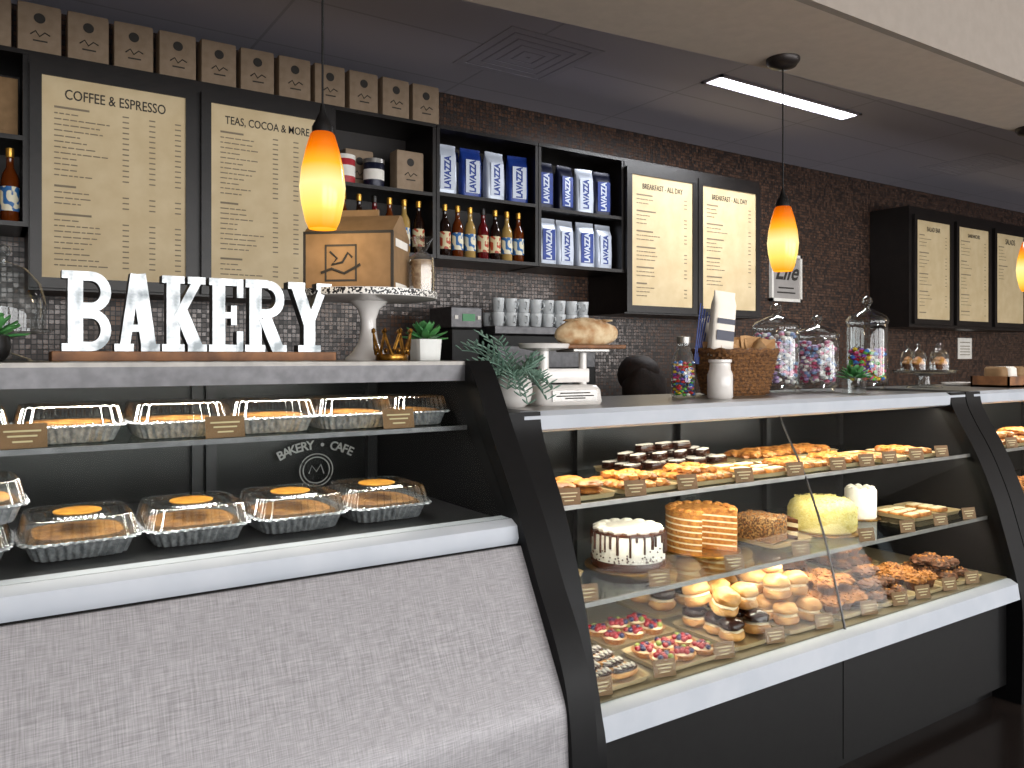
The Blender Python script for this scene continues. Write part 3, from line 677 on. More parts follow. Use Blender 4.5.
g=G();g.bb(-.13,.13,-.05,.05,0,.26,bev=.003);g.bb(-.1,.1,-.053,-.05,.03,.22);g.done('wooden_box',[m_kraft],loc=(.0,4.14,2.45),smooth=False,label='tall pale wooden box on open shelf',cat='box')
def bottle(loc,sm,lm,cm,label,grp,s=1):
    e=E('syrup_bottle',label,'bottle',loc,group=grp);e.scale=(s,s,s)
    gb=G().lathe([(.030,0),(.034,.005),(.034,.17),(.03,.195),(.015,.225),(.0125,.27),(.014,.272),(.014,.28)],seg=20).done('glass_body',sm,e)
    G().lathe([(.0345,.045),(.0348,.05),(.0348,.14),(.0345,.145)],seg=20,caps=False).done('paper_label',lm,gb)
    G().lathe([(.0145,.268),(.0155,.27),(.0155,.305),(0,.306)],seg=14).done('cap',cm,e);return e
b1=bottle((2.24,4.09,2.08),m_syrd,m_lab,m_cap,'dark syrup bottle with cream label','syrup bottles on lower shelf')
b2=bottle((2.325,4.09,2.08),m_amber,m_labb,m_cap,'amber syrup bottle with blue label','syrup bottles on lower shelf')
b3=bottle((2.41,4.09,2.08),m_syrc,m_labb,m_cap,'pale syrup bottle with blue label','syrup bottles on lower shelf')
b4=bottle((2.50,4.09,2.08),m_syrr,m_lab,m_capr,'red syrup bottle with cream label','syrup bottles on lower shelf')
dup(b1,(2.585,4.09,2.08));dup(b3,(2.67,4.09,2.08));dup(b2,(2.755,4.09,2.08));
for i,b in enumerate((b2,b1,b4,b2,b3,b1)):
    dup(b,(1.62+.09*i,4.09,2.08))
for x,b in ((.10,b2),(.01,b1),(-.08,b2)):dup(b,(x,4.08,2.08),sc=1.05)
def cbag(loc,m,lm,txt,label,grp,tm):
    e=E('coffee_bag',label,'coffee bag',loc,group=grp)
    po=G().sup([(0,.062,.03),(.008,.066,.034),(.10,.068,.037),(.23,.066,.03),(.265,.066,.012),(.275,.068,.006),(.295,.068,.005)],p=5).done('pouch',m,e)
    g=G();g.bb(-.048,.048,-.0395,-.036,.03,.225,bev=.001);g.done('front_label',lm,po,smooth=False)
    text(txt,.05,tm,po,(0,-.0405,.128),rot=(pi/2,-pi/2,0),fit=.19,bold=.002,sy=1.35)
    return e
ba=cbag((2.245,4.10,2.44),m_bagw,m_bagw,'LAVAZZA','silver coffee bag with blue lettering on shelf','blue and white coffee bags on upper shelf',m_blue)
bb_=cbag((2.42,4.11,2.44),m_blue,m_bagw,'LAVAZZA','blue coffee bag with silver panel on shelf','blue and white coffee bags on upper shelf',m_blue)
dup(ba,(2.58,4.10,2.44),rz=.1);dup(bb_,(2.75,4.10,2.44),rz=-.1);
for i in range(3):dup(bb_,(2.33+.165*i,4.21,2.44),rz=.1)
bc=cbag((2.95,4.10,2.43),m_navy,m_blue,'LAVAZZA','navy coffee bag on upper shelf','dark coffee bags on upper shelf',m_bagw)
dup(bc,(3.12,4.11,2.43),rz=.12);dup(bc,(3.43,4.11,2.43),rz=-.12);dup(ba,(3.28,4.11,2.43),rz=-.1)
bd=cbag((2.97,4.10,2.08),m_bagw,m_blue,'LAVAZZA','silver coffee bag with blue label on lower shelf','silver coffee bags on lower shelf',m_bagw)
dup(ba,(3.12,4.11,2.08),rz=.06);dup(bd,(3.28,4.10,2.08),rz=-.08);dup(ba,(3.44,4.11,2.08),rz=.05)
def can(loc,m,m2,label):
    e=E('storage_tin',label,'tin',loc)
    bo=G().lathe([(.055,0),(.057,.004),(.057,.13),(.055,.134)],seg=28).done('body',m,e)
    G().lathe([(.059,.132),(.059,.155),(.05,.158),(0,.158)],seg=28).done('lid',m2,e)
    G().lathe([(.0575,.04),(.0578,.042),(.0578,.095),(.0575,.097)],seg=28,caps=False).done('paper_label',m_paper,bo)
can((1.63,4.10,2.43),m_red,m_paper,'red and white tin on upper shelf');can((1.80,4.10,2.43),m_navy,m_steel,'dark blue tin with silver lid')
dup(k0,(2.01,4.12,2.43));dup(k0,(1.76,4.25,2.43))
# ---------------------------------------------------------------- back counter / espresso machine
g=E('back_counter','dark wood back counter along tiled wall','counter',(0,0,0))
G().bb(-.6,6.4,3.76,4.39,0,.90).done('body',m_wood,g,smooth=False);G().bb(-.6,6.4,3.72,4.395,.90,.94).done('worktop',m_blackg,g,smooth=False)
e=E('espresso_machine','large black and steel espresso machine','espresso machine',(2.72,4.03,.94))
bo=G().bb(-.33,.42,-.22,.25,.06,.69,bev=.01).done('body',m_black,e,smooth=False)
G().bb(-.33,.42,-.25,.27,.69,.735,bev=.004).done('cup_tray',m_steeld,e,smooth=False)
g=G()
for x in (-.28,.37):
    for y in (-.17,.2):g.lathe([(.02,0),(.02,.062)],x=x,y=y,seg=12)
g.done('foot',m_steel,e)
g=G()
for x in (-.12,.2):g.lathe([(.04,.38),(.045,.44)],x=x,y=-.25,seg=20);g.tube([(x,-.27,.41),(x,-.40,.39)],.014,8)
g.done('group_head',m_steel,bo)
G().bb(-.3,.4,-.235,-.22,.5,.62).done('fascia',m_steeld,bo,smooth=False)
e=E('coffee_grinder','black grinder with small green display','coffee grinder',(2.25,3.98,.94))
G().bb(-.09,.09,-.12,.12,0,.72,bev=.01).done('body',m_black,e,smooth=False);hd=G().bb(-.1,.1,-.13,.13,.72,.84,bev=.008).done('head',m_steeld,e,smooth=False)
G().bb(-.03,.05,-.134,-.13,.76,.80).done('display',m_green,hd,smooth=False)
g=G()
for x in (-.07,.075):g.box(x,-.132,.78,.02,.008,.02)
g.done('button',m_paper,hd,smooth=False)
mg=E('coffee_mug','pale grey ceramic mug stacked on espresso machine','mug',(2.46,3.86,1.676),group='mugs stacked on the espresso machine')
cu=G().lathe([(.026,0),(.03,.004),(.037,.07),(.037,.08),(.033,.08),(.028,.01)],seg=22).done('cup',m_mug,mg)
g=G();g.tube([(.034,0,.062),(.052,0,.058),(.055,0,.04),(.045,0,.024),(.031,0,.022)],.0045,6);g.done('handle',m_mug,cu)
for r in range(2):
    for k in range(8):
        for y in (3.86,3.96):
            if r==0 and k==0 and y==3.86:continue
            if r==1 and y>3.9 and k%3==0:continue
            dup(mg,(2.46+.088*k,y,1.676+.081*r),rz=random.uniform(-2,-1))
e=E('framed_sign','framed white handwritten sign on tiled wall','sign',(5.69,4.395,1.97))
g=G();g.bb(-.2,.2,-.03,0,0,.025);g.bb(-.2,.2,-.03,0,.375,.4);g.bb(-.2,-.175,-.03,0,0,.4);g.bb(.175,.2,-.03,0,0,.4);g.done('frame',m_paper,e,smooth=False)
pa=G().bb(-.18,.18,-.018,-.005,.02,.38).done('panel',mat('sign_grey','#9a9591',.6),e,smooth=False)
text('Life',.2,m_ink,pa,(0,-.0195,.25),shear=.45,fit=.31,bold=.004);g=G()
for z,w in ((.11,.1),(.07,.12)):g.bb(-w,w,-.02,-.0185,z,z+.012)
g.done('print',m_ink,pa,smooth=False)
g=E('notice','white printed paper notice taped on tiled wall','notice',(8.64,4.4,1.48));sh=G().bb(-.14,.14,-.004,0,0,.22).done('sheet',m_paper,g,smooth=False)
q=G();
for z in (.17,.13,.1,.07,.04):q.bb(-.1,.1,-.006,-.004,z,z+.008)
q.done('print',m_inkl,sh,smooth=False)
# ---------------------------------------------------------------- pies
pc=E('pie_container','golden pie in ridged foil pan with clear plastic lid','pie',(.166,2.10,1.309),group='boxed pies in foil pans')
def sq(p):
    return lambda t:1/((abs(math.cos(t))**p+abs(math.sin(t))**p)**(1/p))
fl=lambda t:sq(5.5)(t)*(1+.028*math.cos(44*t))
G().lathe([(.082,0),(.087,.002),(.099,.033),(.109,.034),(.113,.037),(.109,.041),(.102,.040),(.085,.006)],seg=264,rf=fl).done('foil_pan',m_foil,pc,ang=80)
pi_=G().lathe([(.086,.012),(.096,.034),(.092,.040),(.084,.042),(.05,.043),(0,.047)],seg=48,rf=lambda t:sq(3.4)(t)*(1+.02*math.cos(24*t))).done('pie',m_crust,pc)
ld=G().lathe([(.109,.042),(.106,.045),(.098,.076),(.095,.081),(.086,.081),(.082,.077),(.06,.076),(.058,.079),(0,.080)],seg=240,rf=lambda t:sq(5.5)(t)*(1+.022*math.cos(40*t))).done('lid',m_lid,pc,ang=80)
pc.scale=(1,1.05,1.02)
for x in (-.06,.394,.619,.836):dup(pc,(x,2.10,1.309),rz=random.uniform(-.02,.02))
dup(pc,(1.03,2.10,1.309),sc=(.80,1,1.0))
p2=dup(pc,(.174,1.985,1.079),rz=.01,sc=(1.03,1.15,1.05),label='large pie in foil pan, gold round label on clear lid')
m_glab=mat('gold_label','#c08a34',.4,.3,'#9c6a22',40)
for c in p2.children:
    if c.name.startswith('lid'):
        G().lathe([(.046,.0805),(.046,.082),(.042,.083),(0,.083)],seg=36).done('round_label',m_glab,c)
for x in (-.30,-.062,.41,.646,.88):
    dup(p2,(x,1.985,1.079),rz=random.uniform(-.03,.03))
dup(p2,(-.04,1.965,1.168),rz=.05,label='boxed pie stacked on top of another')
# ---------------------------------------------------------------- tags
m_tagink=mat('tag_ink','#c8b890',.7)
def tagf(w,h,loc):
    e=E('price_tag','small brown card price tag on shelf edge','price tag',loc,group='brown price tags in the cases')
    cd=G().box(0,0,h/2,w,.002,h,rot=(-.2,0,0)).done('card',m_kraftd,e,smooth=False)
    g=G()
    for z,l in ((.7,.75),(.5,.6),(.28,.4)):g.box(0,-.0018+(z-.5)*h*.2,h*z,w*l,.001,h*.07,rot=(-.2,0,0))
    g.done('print',m_tagink,cd,smooth=False);return e
tg=tagf(.09,.052,(.07,1.955,1.309))
for x in (.48,.93):dup(tg,(x,1.955,1.309))
tr=tagf(.075,.05,(1.45,1.885,1.061));tr.rotation_euler=(0,0,-.25)
for x in (1.72,1.95,2.23,2.51,2.77,2.96,3.12,3.32,3.52):dup(tr,(x,1.892,1.061))
for x in (1.46,1.75,2.09,2.44,2.84,3.12,3.37,3.6):dup(tr,(x,1.815,.791))
for x in (1.46,1.71,1.97,2.22,2.485,2.755,2.96,3.12,3.32,3.5):dup(tr,(x,1.752,.541))
for x in (4.15,4.4,4.7,5.0,5.3):
    dup(tr,(x,1.892,1.061));dup(tr,(x,1.815,.791));dup(tr,(x,1.752,.541))
# ---------------------------------------------------------------- trays
def tray(x,y,z,w,d,rz=0):
    g=G();g.sup([(0,w/2-.008,d/2-.008),(.002,w/2-.004,d/2-.004),(.016,w/2,d/2),(.018,w/2+.004,d/2+.004),(.016,w/2-.002,d/2-.002),(.005,w/2-.01,d/2-.01)],p=12,seg=48)
    g.done('baking_tray',m_trayt,loc=(x,y,z+.0005),rot=(0,0,rz),label='shallow tan tray lined for pastries',cat='tray',group='pastry trays in the glass cases',ang=30)
m_trayt=mat('tray_tan','#c4b08a',.35,.3,'#b39d74',10)
PK={}
def proto(k,loc):
    lb,cat,grp={'cookie':('flat golden cookie on tray','cookie','cookies on trays'),
     'danish':('glazed orange fruit danish','pastry','glazed danishes'),
     'eclair':('chocolate glazed eclair with white drizzle','eclair','eclairs on tray'),
     'tart':('small tart topped with red and blue berries','tart','berry tarts'),
     'puff':('golden cream puff with cream filling','cream puff','cream puffs in a pile'),
     'choux':('cream puff dipped in dark chocolate','cream puff','chocolate dipped puffs'),
     'crumble':('crumb topped coffee cake muffin','muffin','crumb muffins'),
     'brown':('dark brown sugared cookie','cookie','dark cookies in a pile'),
     'slice':('slice of layer cake','cake slice','cake slices'),
     'drizzle':('chocolate drizzled pastry bar','pastry','drizzled bars'),
     'flat':('pale rectangular pastry bar','pastry','pastry bars')}[k]
    nm={'cookie':'cookie','danish':'danish_pastry','eclair':'eclair','tart':'berry_tart','puff':'cream_puff','choux':'chocolate_puff','crumble':'crumb_muffin','brown':'brown_cookie','slice':'cake_slice','drizzle':'drizzled_bar','flat':'pastry_bar'}[k]
    e=E(nm,lb,cat,loc,group=grp)
    if k=='cookie':
        G().blob(0,0,.009,.04,.04,.010,n=.25,sub=3,fq=2.5,flat=-.8).done('dough',m_gold,e)
    elif k=='danish':
        g=G()
        for i in range(5):
            a=i*2*pi/5;g.blob(.02*math.cos(a),.02*math.sin(a),.014,.024,.018,.013,n=.5,sub=2,rot=(0,0,a+.6),flat=-.9)
        g.done('dough',m_gold,e);g=G();g.blob(0,0,.022,.024,.021,.008,n=.5);g.done('filling',m_orange,e)
    elif k=='eclair':
        g=G();g.blob(0,0,.016,.055,.02,.017,n=.12,sub=3,flat=-.85);g.done('dough',m_puff,e)
        g=G();g.blob(0,0,.026,.052,.019,.014,n=.08,sub=2);gl=g.done('glaze',m_choc,e)
        g=G();g.tube([(-.04+.01*i,.013*(-1)**i,.0405-.004*abs(i-4)/4) for i in range(9)],.0026,5);g.done('icing_drizzle',m_icing,gl)
    elif k=='tart':
        g=G();g.lathe([(.028,0),(.038,.016),(.040,.018),(.035,.018),(.03,.014),(0,.014)],seg=32,rf=lambda t:1+.04*math.cos(16*t));g.done('crust',m_gold,e)
        g=G();g.lathe([(.034,.014),(.02,.02),(0,.022)],seg=16);g.done('custard',m_cream,e)
        g=G()
        for i in range(10):
            a=i*2.4;r=.0090*math.sqrt(i);g.m=(0,1,0,0,1,0,2)[i%7];g.blob(r*math.cos(a),r*math.sin(a),.025,.0095,.0095,.0085,sub=2)
        g.done('berries',[m_berryr,m_berryb,m_kiwi],e)
    elif k in('puff','choux'):
        g=G();g.blob(0,0,.018,.036,.036,.018,n=.15,sub=3,fq=2,flat=-.85);g.done('base',m_puff,e)
        g=G();g.blob(0,0,.03,.032,.032,.008,n=.2);g.done('cream_filling',m_cream,e)
        g=G();g.blob(0,0,.044,.035,.035,.022,n=.15,sub=3,fq=2,flat=-.4);g.done('top',m_choc if k=='choux' else m_puff,e)
    elif k=='crumble':
        g=G();g.lathe([(.024,0),(.032,.03)],seg=24,rf=lambda t:1+.05*math.cos(14*t));g.done('cup',m_brown,e)
        g=G();g.blob(0,0,.036,.038,.038,.018,n=.5,sub=3,fq=4,flat=-.5)
        for i in range(14):
            a=i*2.4;r=.008*math.sqrt(i);g.blob(r*math.cos(a),r*math.sin(a),.05,.006,.006,.006,sub=1)
        g.done('crumb_top',m_crumb,e)
    elif k=='brown':
        g=G();g.blob(0,0,.017,.038,.036,.018,n=.4,sub=3,fq=3,flat=-.8);g.done('dough',m_brown,e)
        g=G()
        for i in range(6):
            a=i*2.4;r=.009*math.sqrt(i);g.blob(r*math.cos(a),r*math.sin(a),.034,.007,.005,.004,sub=1)
        g.done('topping',m_crumb,e)
    elif k=='slice':
        for i in range(5):
            g=G();z=i*.016
            pts=[(-.05,-.0),(.05,-.028),(.05,.028)]
            poly(g,pts,z,z+.0155);g.done('layer',m_brown if i%2==0 else m_cream,e,smooth=False)
    elif k=='drizzle':
        g=G();g.box(0,0,.014,.09,.036,.028,bev=.006);g.done('base',m_choc,e)
        g=G();g.tube([(-.04+.008*i,.014*(-1)**i,.0295) for i in range(11)],.0028,5);g.done('icing_drizzle',m_icing,e)
    elif k=='flat':
        g=G();g.box(0,0,.008,.085,.045,.016,bev=.004);g.done('base',m_gold,e)
        g=G();g.box(0,0,.018,.075,.036,.005,bev=.002);g.done('topping',m_cream,e)
    return e
def put(k,x,y,z,rz=None,sc=1,tilt=0):
    rz=random.uniform(0,6.28) if rz is None else rz
    if k not in PK:
        PK[k]=proto(k,(x,y,z));o=PK[k];o.rotation_euler=(tilt,0,rz);o.scale=(sc,)*3
    else:
        o=dup(PK[k],(x,y,z),rot=(tilt,0,rz),sc=sc)
def grid(k,x0,x1,y0,y1,z,nx,ny,j=.006,rz=None,sc=1,tl=0):
    for i in range(nx):
        for jn in range(ny):
            x=x0+(x1-x0)*(i+.5)/nx+random.uniform(-j,j);y=y0+(y1-y0)*(jn+.5)/ny+random.uniform(-j,j)
            put(k,x,y,z,(None if rz is None else rz+random.uniform(-.1,.1)),sc*random.uniform(.94,1.06),random.uniform(-tl,tl))
tz=.007
z=1.06
for x in (1.545,1.82,2.11,2.42,2.70,2.96,3.2,3.45):tray(x,2.03,z,.24 if x<2.8 else .21,.24)
tray(2.27,2.31,z,.62,.2);tray(2.95,2.31,z,.62,.2)
grid('cookie',1.44,1.65,1.93,2.13,z+tz,2,2,sc=1.2);grid('cookie',1.44,1.65,1.94,2.12,z+tz+.022,2,2,sc=1.2)
grid('danish',1.71,1.93,1.93,2.13,z+tz,3,3,sc=1.0);grid('danish',2.0,2.22,1.93,2.13,z+tz,3,3,sc=1.0)
grid('danish',1.74,1.9,1.96,2.11,z+tz+.022,2,2);grid('danish',2.03,2.19,1.96,2.11,z+tz+.022,2,2)
grid('drizzle',1.98,2.56,2.23,2.39,z+tz,5,3,rz=.2);grid('drizzle',2.02,2.5,2.25,2.37,z+tz+.032,4,2,rz=.5);grid('drizzle',2.1,2.4,2.25,2.37,z+tz+.064,3,1,rz=.2)
grid('flat',2.31,2.53,1.93,2.13,z+tz,2,3,rz=.1);grid('danish',2.6,2.8,1.93,2.13,z+tz,3,3,sc=1.0)
grid('danish',2.87,3.05,1.94,2.12,z+tz,2,3,sc=1.1);grid('cookie',3.11,3.29,1.94,2.12,z+tz,2,2);grid('danish',3.36,3.54,1.94,2.12,z+tz,2,3,sc=1.1)
grid('danish',2.66,3.24,2.23,2.39,z+tz,6,2,sc=1.2)
z=.54
tray(1.545,1.875,z,.22,.25);tray(1.85,1.855,z,.28,.20);tray(1.85,2.085,z,.30,.2);tray(1.545,2.17,z,.22,.24)
for x in (2.16,2.44,2.72,2.99,3.24,3.5):tray(x,1.91,z,.25 if x<3.1 else .22,.3)
for x in (2.2,2.55,2.9,3.3):tray(x,2.26,z,.3,.26)
grid('eclair',1.452,1.645,1.77,1.985,z+tz,2,4,j=.003,rz=.1,sc=.92)
grid('tart',1.72,1.98,1.77,1.94,z+tz,3,2,j=.002,sc=1.08);grid('tart',1.72,1.98,2.0,2.17,z+tz,3,2,j=.002,sc=1.08)
grid('eclair',1.452,1.645,2.07,2.27,z+tz,2,4,j=.003,rz=.1,sc=.92)
grid('choux',2.05,2.27,1.79,2.04,z+tz,2,3,sc=1.25,tl=.15);grid('puff',2.06,2.26,1.83,2.03,z+tz+.075,2,2,sc=1.35,tl=.3)
grid('puff',2.33,2.55,1.79,2.04,z+tz,2,3,sc=1.3,tl=.15);grid('puff',2.34,2.54,1.83,2.03,z+tz+.078,2,2,sc=1.35,tl=.3);grid('choux',2.4,2.5,1.9,2.0,z+tz+.155,1,1,sc=1.2,tl=.3)
grid('choux',2.07,2.33,2.14,2.37,z+tz,2,2,sc=1.4);grid('puff',2.07,2.33,2.15,2.35,z+tz+.085,2,2,sc=1.4,tl=.3)
grid('puff',2.42,2.68,2.14,2.37,z+tz,2,2,sc=1.4);grid('puff',2.42,2.66,2.16,2.36,z+tz+.085,2,2,sc=1.4,tl=.3)
grid('crumble',2.61,2.83,1.79,2.03,z+tz,3,3,sc=1.05);grid('crumble',2.63,2.81,1.83,2.01,z+tz+.055,2,2,sc=1.05)
grid('brown',2.88,3.1,1.79,2.03,z+tz,3,3,sc=1.0);grid('brown',2.9,3.08,1.82,2.02,z+tz+.035,3,2,sc=1.0);grid('brown',2.93,3.05,1.86,1.98,z+tz+.07,2,1)
grid('crumble',3.14,3.33,1.79,2.03,z+tz,2,3,sc=1.1);grid('brown',3.4,3.59,1.79,2.03,z+tz,2,3,sc=1.1);grid('brown',3.42,3.57,1.83,1.99,z+tz+.038,2,2,sc=1.1)
grid('brown',2.78,3.02,2.15,2.35,z+tz,3,3,sc=1.1);grid('brown',2.82,2.98,2.17,2.33,z+tz+.04,2,2,sc=1.2);grid('brown',3.18,3.42,2.15,2.35,z+tz,3,3,sc=1.1);grid('crumble',3.22,3.38,2.17,2.33,z+tz+.038,2,2,sc=1.1)
for x in (4.2,4.55,4.9):
    tray(x,2.02,1.06,.3,.24);tray(x,1.98,.79,.3,.26);tray(x,1.9,.54,.3,.28)
    grid('danish',x-.14,x+.14,1.92,2.12,1.06+tz,4,3,sc=1.1);grid('danish',x-.1,x+.1,1.95,2.1,1.09+tz,3,2,sc=1.1)
    grid('cookie',x-.14,x+.14,1.88,2.08,.79+tz,3,2);grid('crumble',x-.12,x+.12,1.9,2.06,.81+tz,3,2)
    grid('brown',x-.14,x+.14,1.80,2.02,.54+tz,3,3)
# ---------------------------------------------------------------- cakes
def board(e,r):G().lathe([(r,0.0005),(r,.004),(0,.004)],seg=40).done('cake_board',m_goldm,e)
e=E('layer_cake','round white cake with dark chocolate drips','cake',(1.84,2.06,.79));board(e,.135);e.scale=(1.1,1.1,1.02)
fr=G().lathe([(.11,.004),(.113,.01),(.113,.115),(.107,.123),(0,.124)],seg=48).done('frosting',m_icing,e)
g=G();g.lathe([(.1135,.004),(.115,.01),(.115,.028),(.1135,.03)],seg=60,caps=False)
for i in range(160):
    a=random.uniform(0,2*pi);g.blob(.114*math.cos(a),.114*math.sin(a),abs(random.gauss(.028,.014))+.006,.003,.003,.003,sub=1)
g.done('crumb_band',m_drip,fr)
g=G();g.lathe([(.1142,.116),(.1135,.1225),(.105,.1255),(0,.1262)],seg=48)
for i in range(30):
    a=2*pi*(i+random.uniform(-.35,.35))/30;l=random.uniform(.008,.06);w=random.uniform(.0028,.0048);g.tube([(.113*math.cos(a),.113*math.sin(a),.12),(.1152*math.cos(a),.1152*math.sin(a),.105),(.1152*math.cos(a),.1152*math.sin(a),.112-l)],[w*1.2,w,w],6)
g.done('chocolate_drip',m_drip,fr)
g=G()
for i in range(14):
    a=2*pi*i/14;g.lathe([(.020,.124),(.022,.131),(.013,.136),(.0,.139)],x=.088*math.cos(a),y=.088*math.sin(a),seg=12,rf=lambda t:1+.12*math.cos(5*t))
g.lathe([(.085,.124),(.080,.133),(0,.134)],seg=24)
g.done('rosettes',m_icing,fr)
e=E('layer_cake','tan layered sponge cake with cream, partly cut','cake',(2.215,2.08,.79));board(e,.125);e.scale=(1.14,1.14,1.06)
def wedge(g,r,z0,z1,a0,a1,n=40):
    pts=[(0,0)]+[(r*math.cos(a0+(a1-a0)*i/n),r*math.sin(a0+(a1-a0)*i/n)) for i in range(n+1)]
    poly(g,pts,z0,z1)
a0,a1=math.radians(-60),math.radians(225)
z=.004
for i in range(13):
    h=.0145 if i%2==0 else .0055
    g=G();wedge(g,.114 if i%2==0 else .113,z,z+h,a0,a1);g.done('sponge_layer' if i%2==0 else 'cream_layer',m_ocake if i%2==0 else m_cream,e,ang=25);z+=h
g=G();wedge(g,.115,z,z+.006,a0,a1)
for i in range(14):
    a=a0+.1+(a1-a0-.2)*i/13;g.blob(.095*math.cos(a),.095*math.sin(a),z+.007,.016,.016,.008,n=.3)
g.done('top_glaze',m_ocake,e,ang=30)
e=E('layer_cake','round pale yellow coconut covered cake','cake',(2.88,2.04,.79));board(e,.14);e.scale=(1.12,1.12,1)
g=G();g.lathe([(.110,.004),(.118,.012),(.121,.05),(.119,.09),(.112,.112),(.095,.126),(.06,.132),(0,.134)],seg=48);cb=g.done('cake_body',m_coco,e)
g=G()
for i in range(500):
    a=random.uniform(0,2*pi)
    if i%2:
        zz=random.uniform(.01,.10);g.box(.120*math.cos(a),.120*math.sin(a),zz,.007,.002,.002,rot=(random.random()*3,random.random()*3,a))
    else:
        r=random.uniform(0,.10);g.box(r*math.cos(a),r*math.sin(a),.133-.06*max(0,r-.06),.008,.002,.002,rot=(random.random(),random.random()*.5,random.random()*6))
g.done('coconut_flakes',m_coco,cb,smooth=False)
e=E('layer_cake','small tall white frosted cake','cake',(3.24,2.1,.79));board(e,.075);e.scale=(1.1,1.1,1)
fr=G().lathe([(.058,.004),(.06,.01),(.06,.125),(.054,.133),(0,.134)],seg=36).done('frosting',m_icing,e)
g=G()
for i in range(8):
    a=2*pi*i/8;g.lathe([(.012,.133),(.013,.138),(0,.144)],x=.042*math.cos(a),y=.042*math.sin(a),seg=8)
g.done('rosettes',m_icing,fr)
tray(2.545,2.05,.79,.24,.26)
e=E('loaf_cake','dark brown rectangular cake coated in chopped nuts','cake',(2.50,2.04,.7965),rz=.2)
cb=G().box(0,0,.05,.12,.16,.095,bev=.006).done('cake_body',m_nutty,e)
g=G()
for i in range(150):
    f=i%3;u=random.uniform(-.5,.5);v=random.uniform(-.5,.5)
    if f==0:p=(u*.11,v*.15,.099)
    elif f==1:p=(u*.11,-.081,.05+v*.085)
    else:p=(-.061,u*.15,.05+v*.085)
    g.blob(*p,.0035,.0035,.003,sub=1)
g.done('chopped_nuts',m_crumb,cb)
put('slice',2.615,2.00,.79+tz,1.4,1.0);put('slice',2.615,2.11,.79+tz,1.5,1.0)
tray(3.44,2.02,.79,.2,.24);grid('flat',3.35,3.52,1.93,2.1,.79+tz,2,3,rz=0);tray(3.63,2.02,.79,.15,.24);grid('flat',3.58,3.67,1.95,2.1,.79+tz,1,3,rz=0)
tray(1.52,2.12,.79,.2,.2)
# ---------------------------------------------------------------- person
P=E('person','person with dark hair and black shirt standing behind the counter','person',(2.80,3.05,0));P.scale=(.98,.98,.985)
def skin(name,vs,es,rad,m,parent,root=0,sub=1):
    me=bpy.data.meshes.new(name);me.from_pydata(vs,es,[]);o=bpy.data.objects.new(name,me);C.objects.link(o);o.parent=parent
    md=o.modifiers.new('k','SKIN');md.use_smooth_shade=True
    for i,r in enumerate(rad):
        me.skin_vertices[0].data[i].radius=r if isinstance(r,tuple) else (r,r)
    me.skin_vertices[0].data[root].use_root=True
    s=o.modifiers.new('s','SUBSURF');s.levels=sub;s.render_levels=sub;me.materials.append(m);return o
vs=[(0,0,.82),(0,0,.95),(0,0,1.12),(0,0,1.24),(0,0,1.29),(0,.02,1.34),(0,.03,1.42),(0,.03,1.47),
 (-.09,0,.78),(-.10,.01,.44),(-.10,-.01,.08),(-.10,.10,.04),(.09,0,.78),(.10,.01,.44),(.10,-.01,.08),(.10,.10,.04),
 (-.17,0,1.22),(-.23,.05,.99),(-.17,.25,.96),(-.16,.31,.96),(.17,0,1.22),(.23,.05,.99),(.17,.25,.96),(.16,.31,.96)]
es=[(0,1),(1,2),(2,3),(3,4),(4,5),(5,6),(6,7),(0,8),(8,9),(9,10),(10,11),(0,12),(12,13),(13,14),(14,15),(3,16),(16,17),(17,18),(18,19),(3,20),(20,21),(21,22),(22,23)]
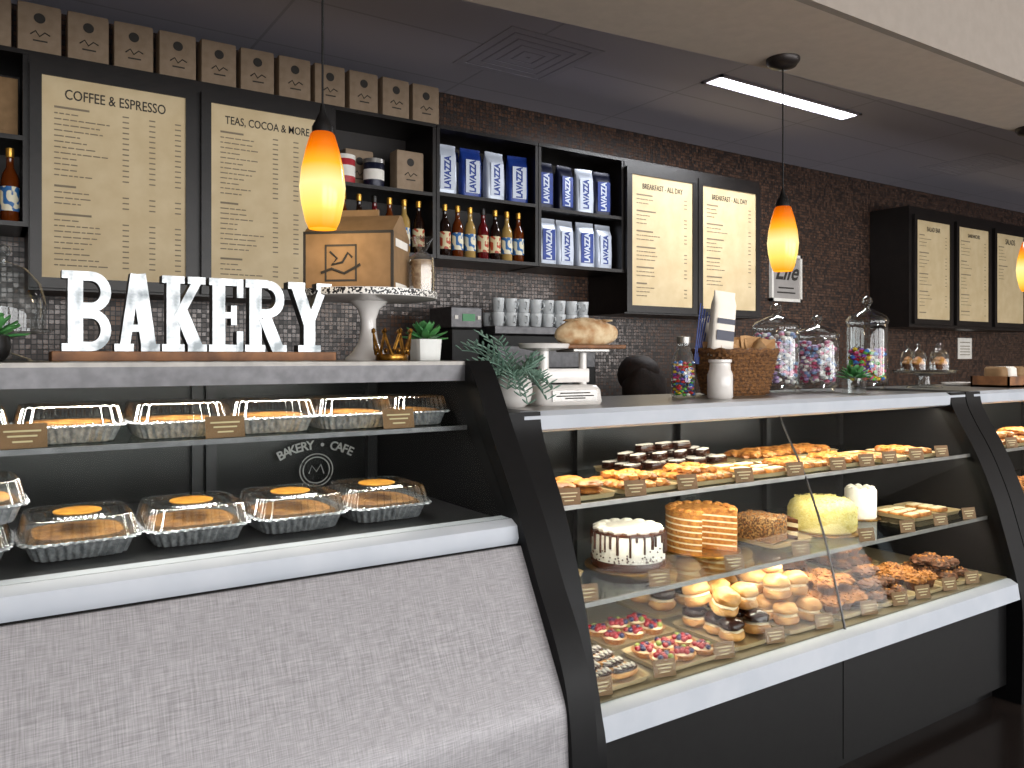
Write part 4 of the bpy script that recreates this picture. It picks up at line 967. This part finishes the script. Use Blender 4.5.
rd=[(.14,.10),(.12,.09),(.14,.10),(.13,.09),.05,.055,(.075,.09),(.06,.07),.085,.055,.04,.03,.085,.055,.04,.03,.05,.04,.03,.03,.05,.04,.03,.03]
for sx in (-1,1):
    base=19 if sx<0 else 23
    for k,(dx,l) in enumerate(((-.028,.05),(-.01,.06),(.01,.062),(.028,.05),(-sx*-.045,.02))):
        a=len(vs);vs+= [(sx*.16+dx*.9,.335,.955),(sx*.16+dx,.335+l,.945),(sx*.16+dx,.335+l+.015,.93)];rd+=[.010,.009,.008];es+=[(base,a),(a,a+1),(a+1,a+2)]
skin('body',vs,es,rd,m_skin,P)
skin('shirt',vs[:4]+[vs[16],vs[17],vs[20],vs[21]],[(0,1),(1,2),(2,3),(3,4),(4,5),(3,6),(6,7)],[(.155,.115),(.135,.105),(.155,.115),(.14,.10),.062,.052,.062,.052],m_shirt,P)
skin('trousers',[(0,0,.84),(-.09,0,.78),(-.10,.01,.44),(-.10,-.01,.10),(.09,0,.78),(.10,.01,.44),(.10,-.01,.10)],[(0,1),(1,2),(2,3),(0,4),(4,5),(5,6)],[(.15,.115),.098,.072,.06,.098,.072,.06],m_trous,P)
g=G();g.blob(0,.005,1.43,.115,.112,.105,n=.08,sub=3);g.blob(0,-.04,1.34,.135,.09,.15,n=.12,sub=3);g.done('hair',m_hair,P)
# ---------------------------------------------------------------- lights / world
for x in (-.2,3.1,6.4,9.7):
    area('window_daylight',(x,-3.95,1.65),(pi/2,0,0),2.8,2.4,140,(1,.98,.965))
area('troffer_lamp',(4.28,3.29,3.13),(0,0,0),1.3,.10,32,(.95,.97,1))
w=bpy.data.worlds.new('World');SC.world=w;w.use_nodes=True
bg=w.node_tree.nodes['Background'];bg.inputs[0].default_value=(.85,.93,1,1);bg.inputs[1].default_value=1.4
# ---------------------------------------------------------------- camera
cam=bpy.data.cameras.new('Camera');co=bpy.data.objects.new('Camera',cam);C.objects.link(co);SC.camera=co
th=math.atan(800/1208)
co.location=(0,0,1.5);co.rotation_euler=(pi/2,0,-th)
cam.sensor_fit='HORIZONTAL';cam.sensor_width=36;cam.lens=36*800/1024;cam.shift_y=-27/1024;cam.clip_start=.05
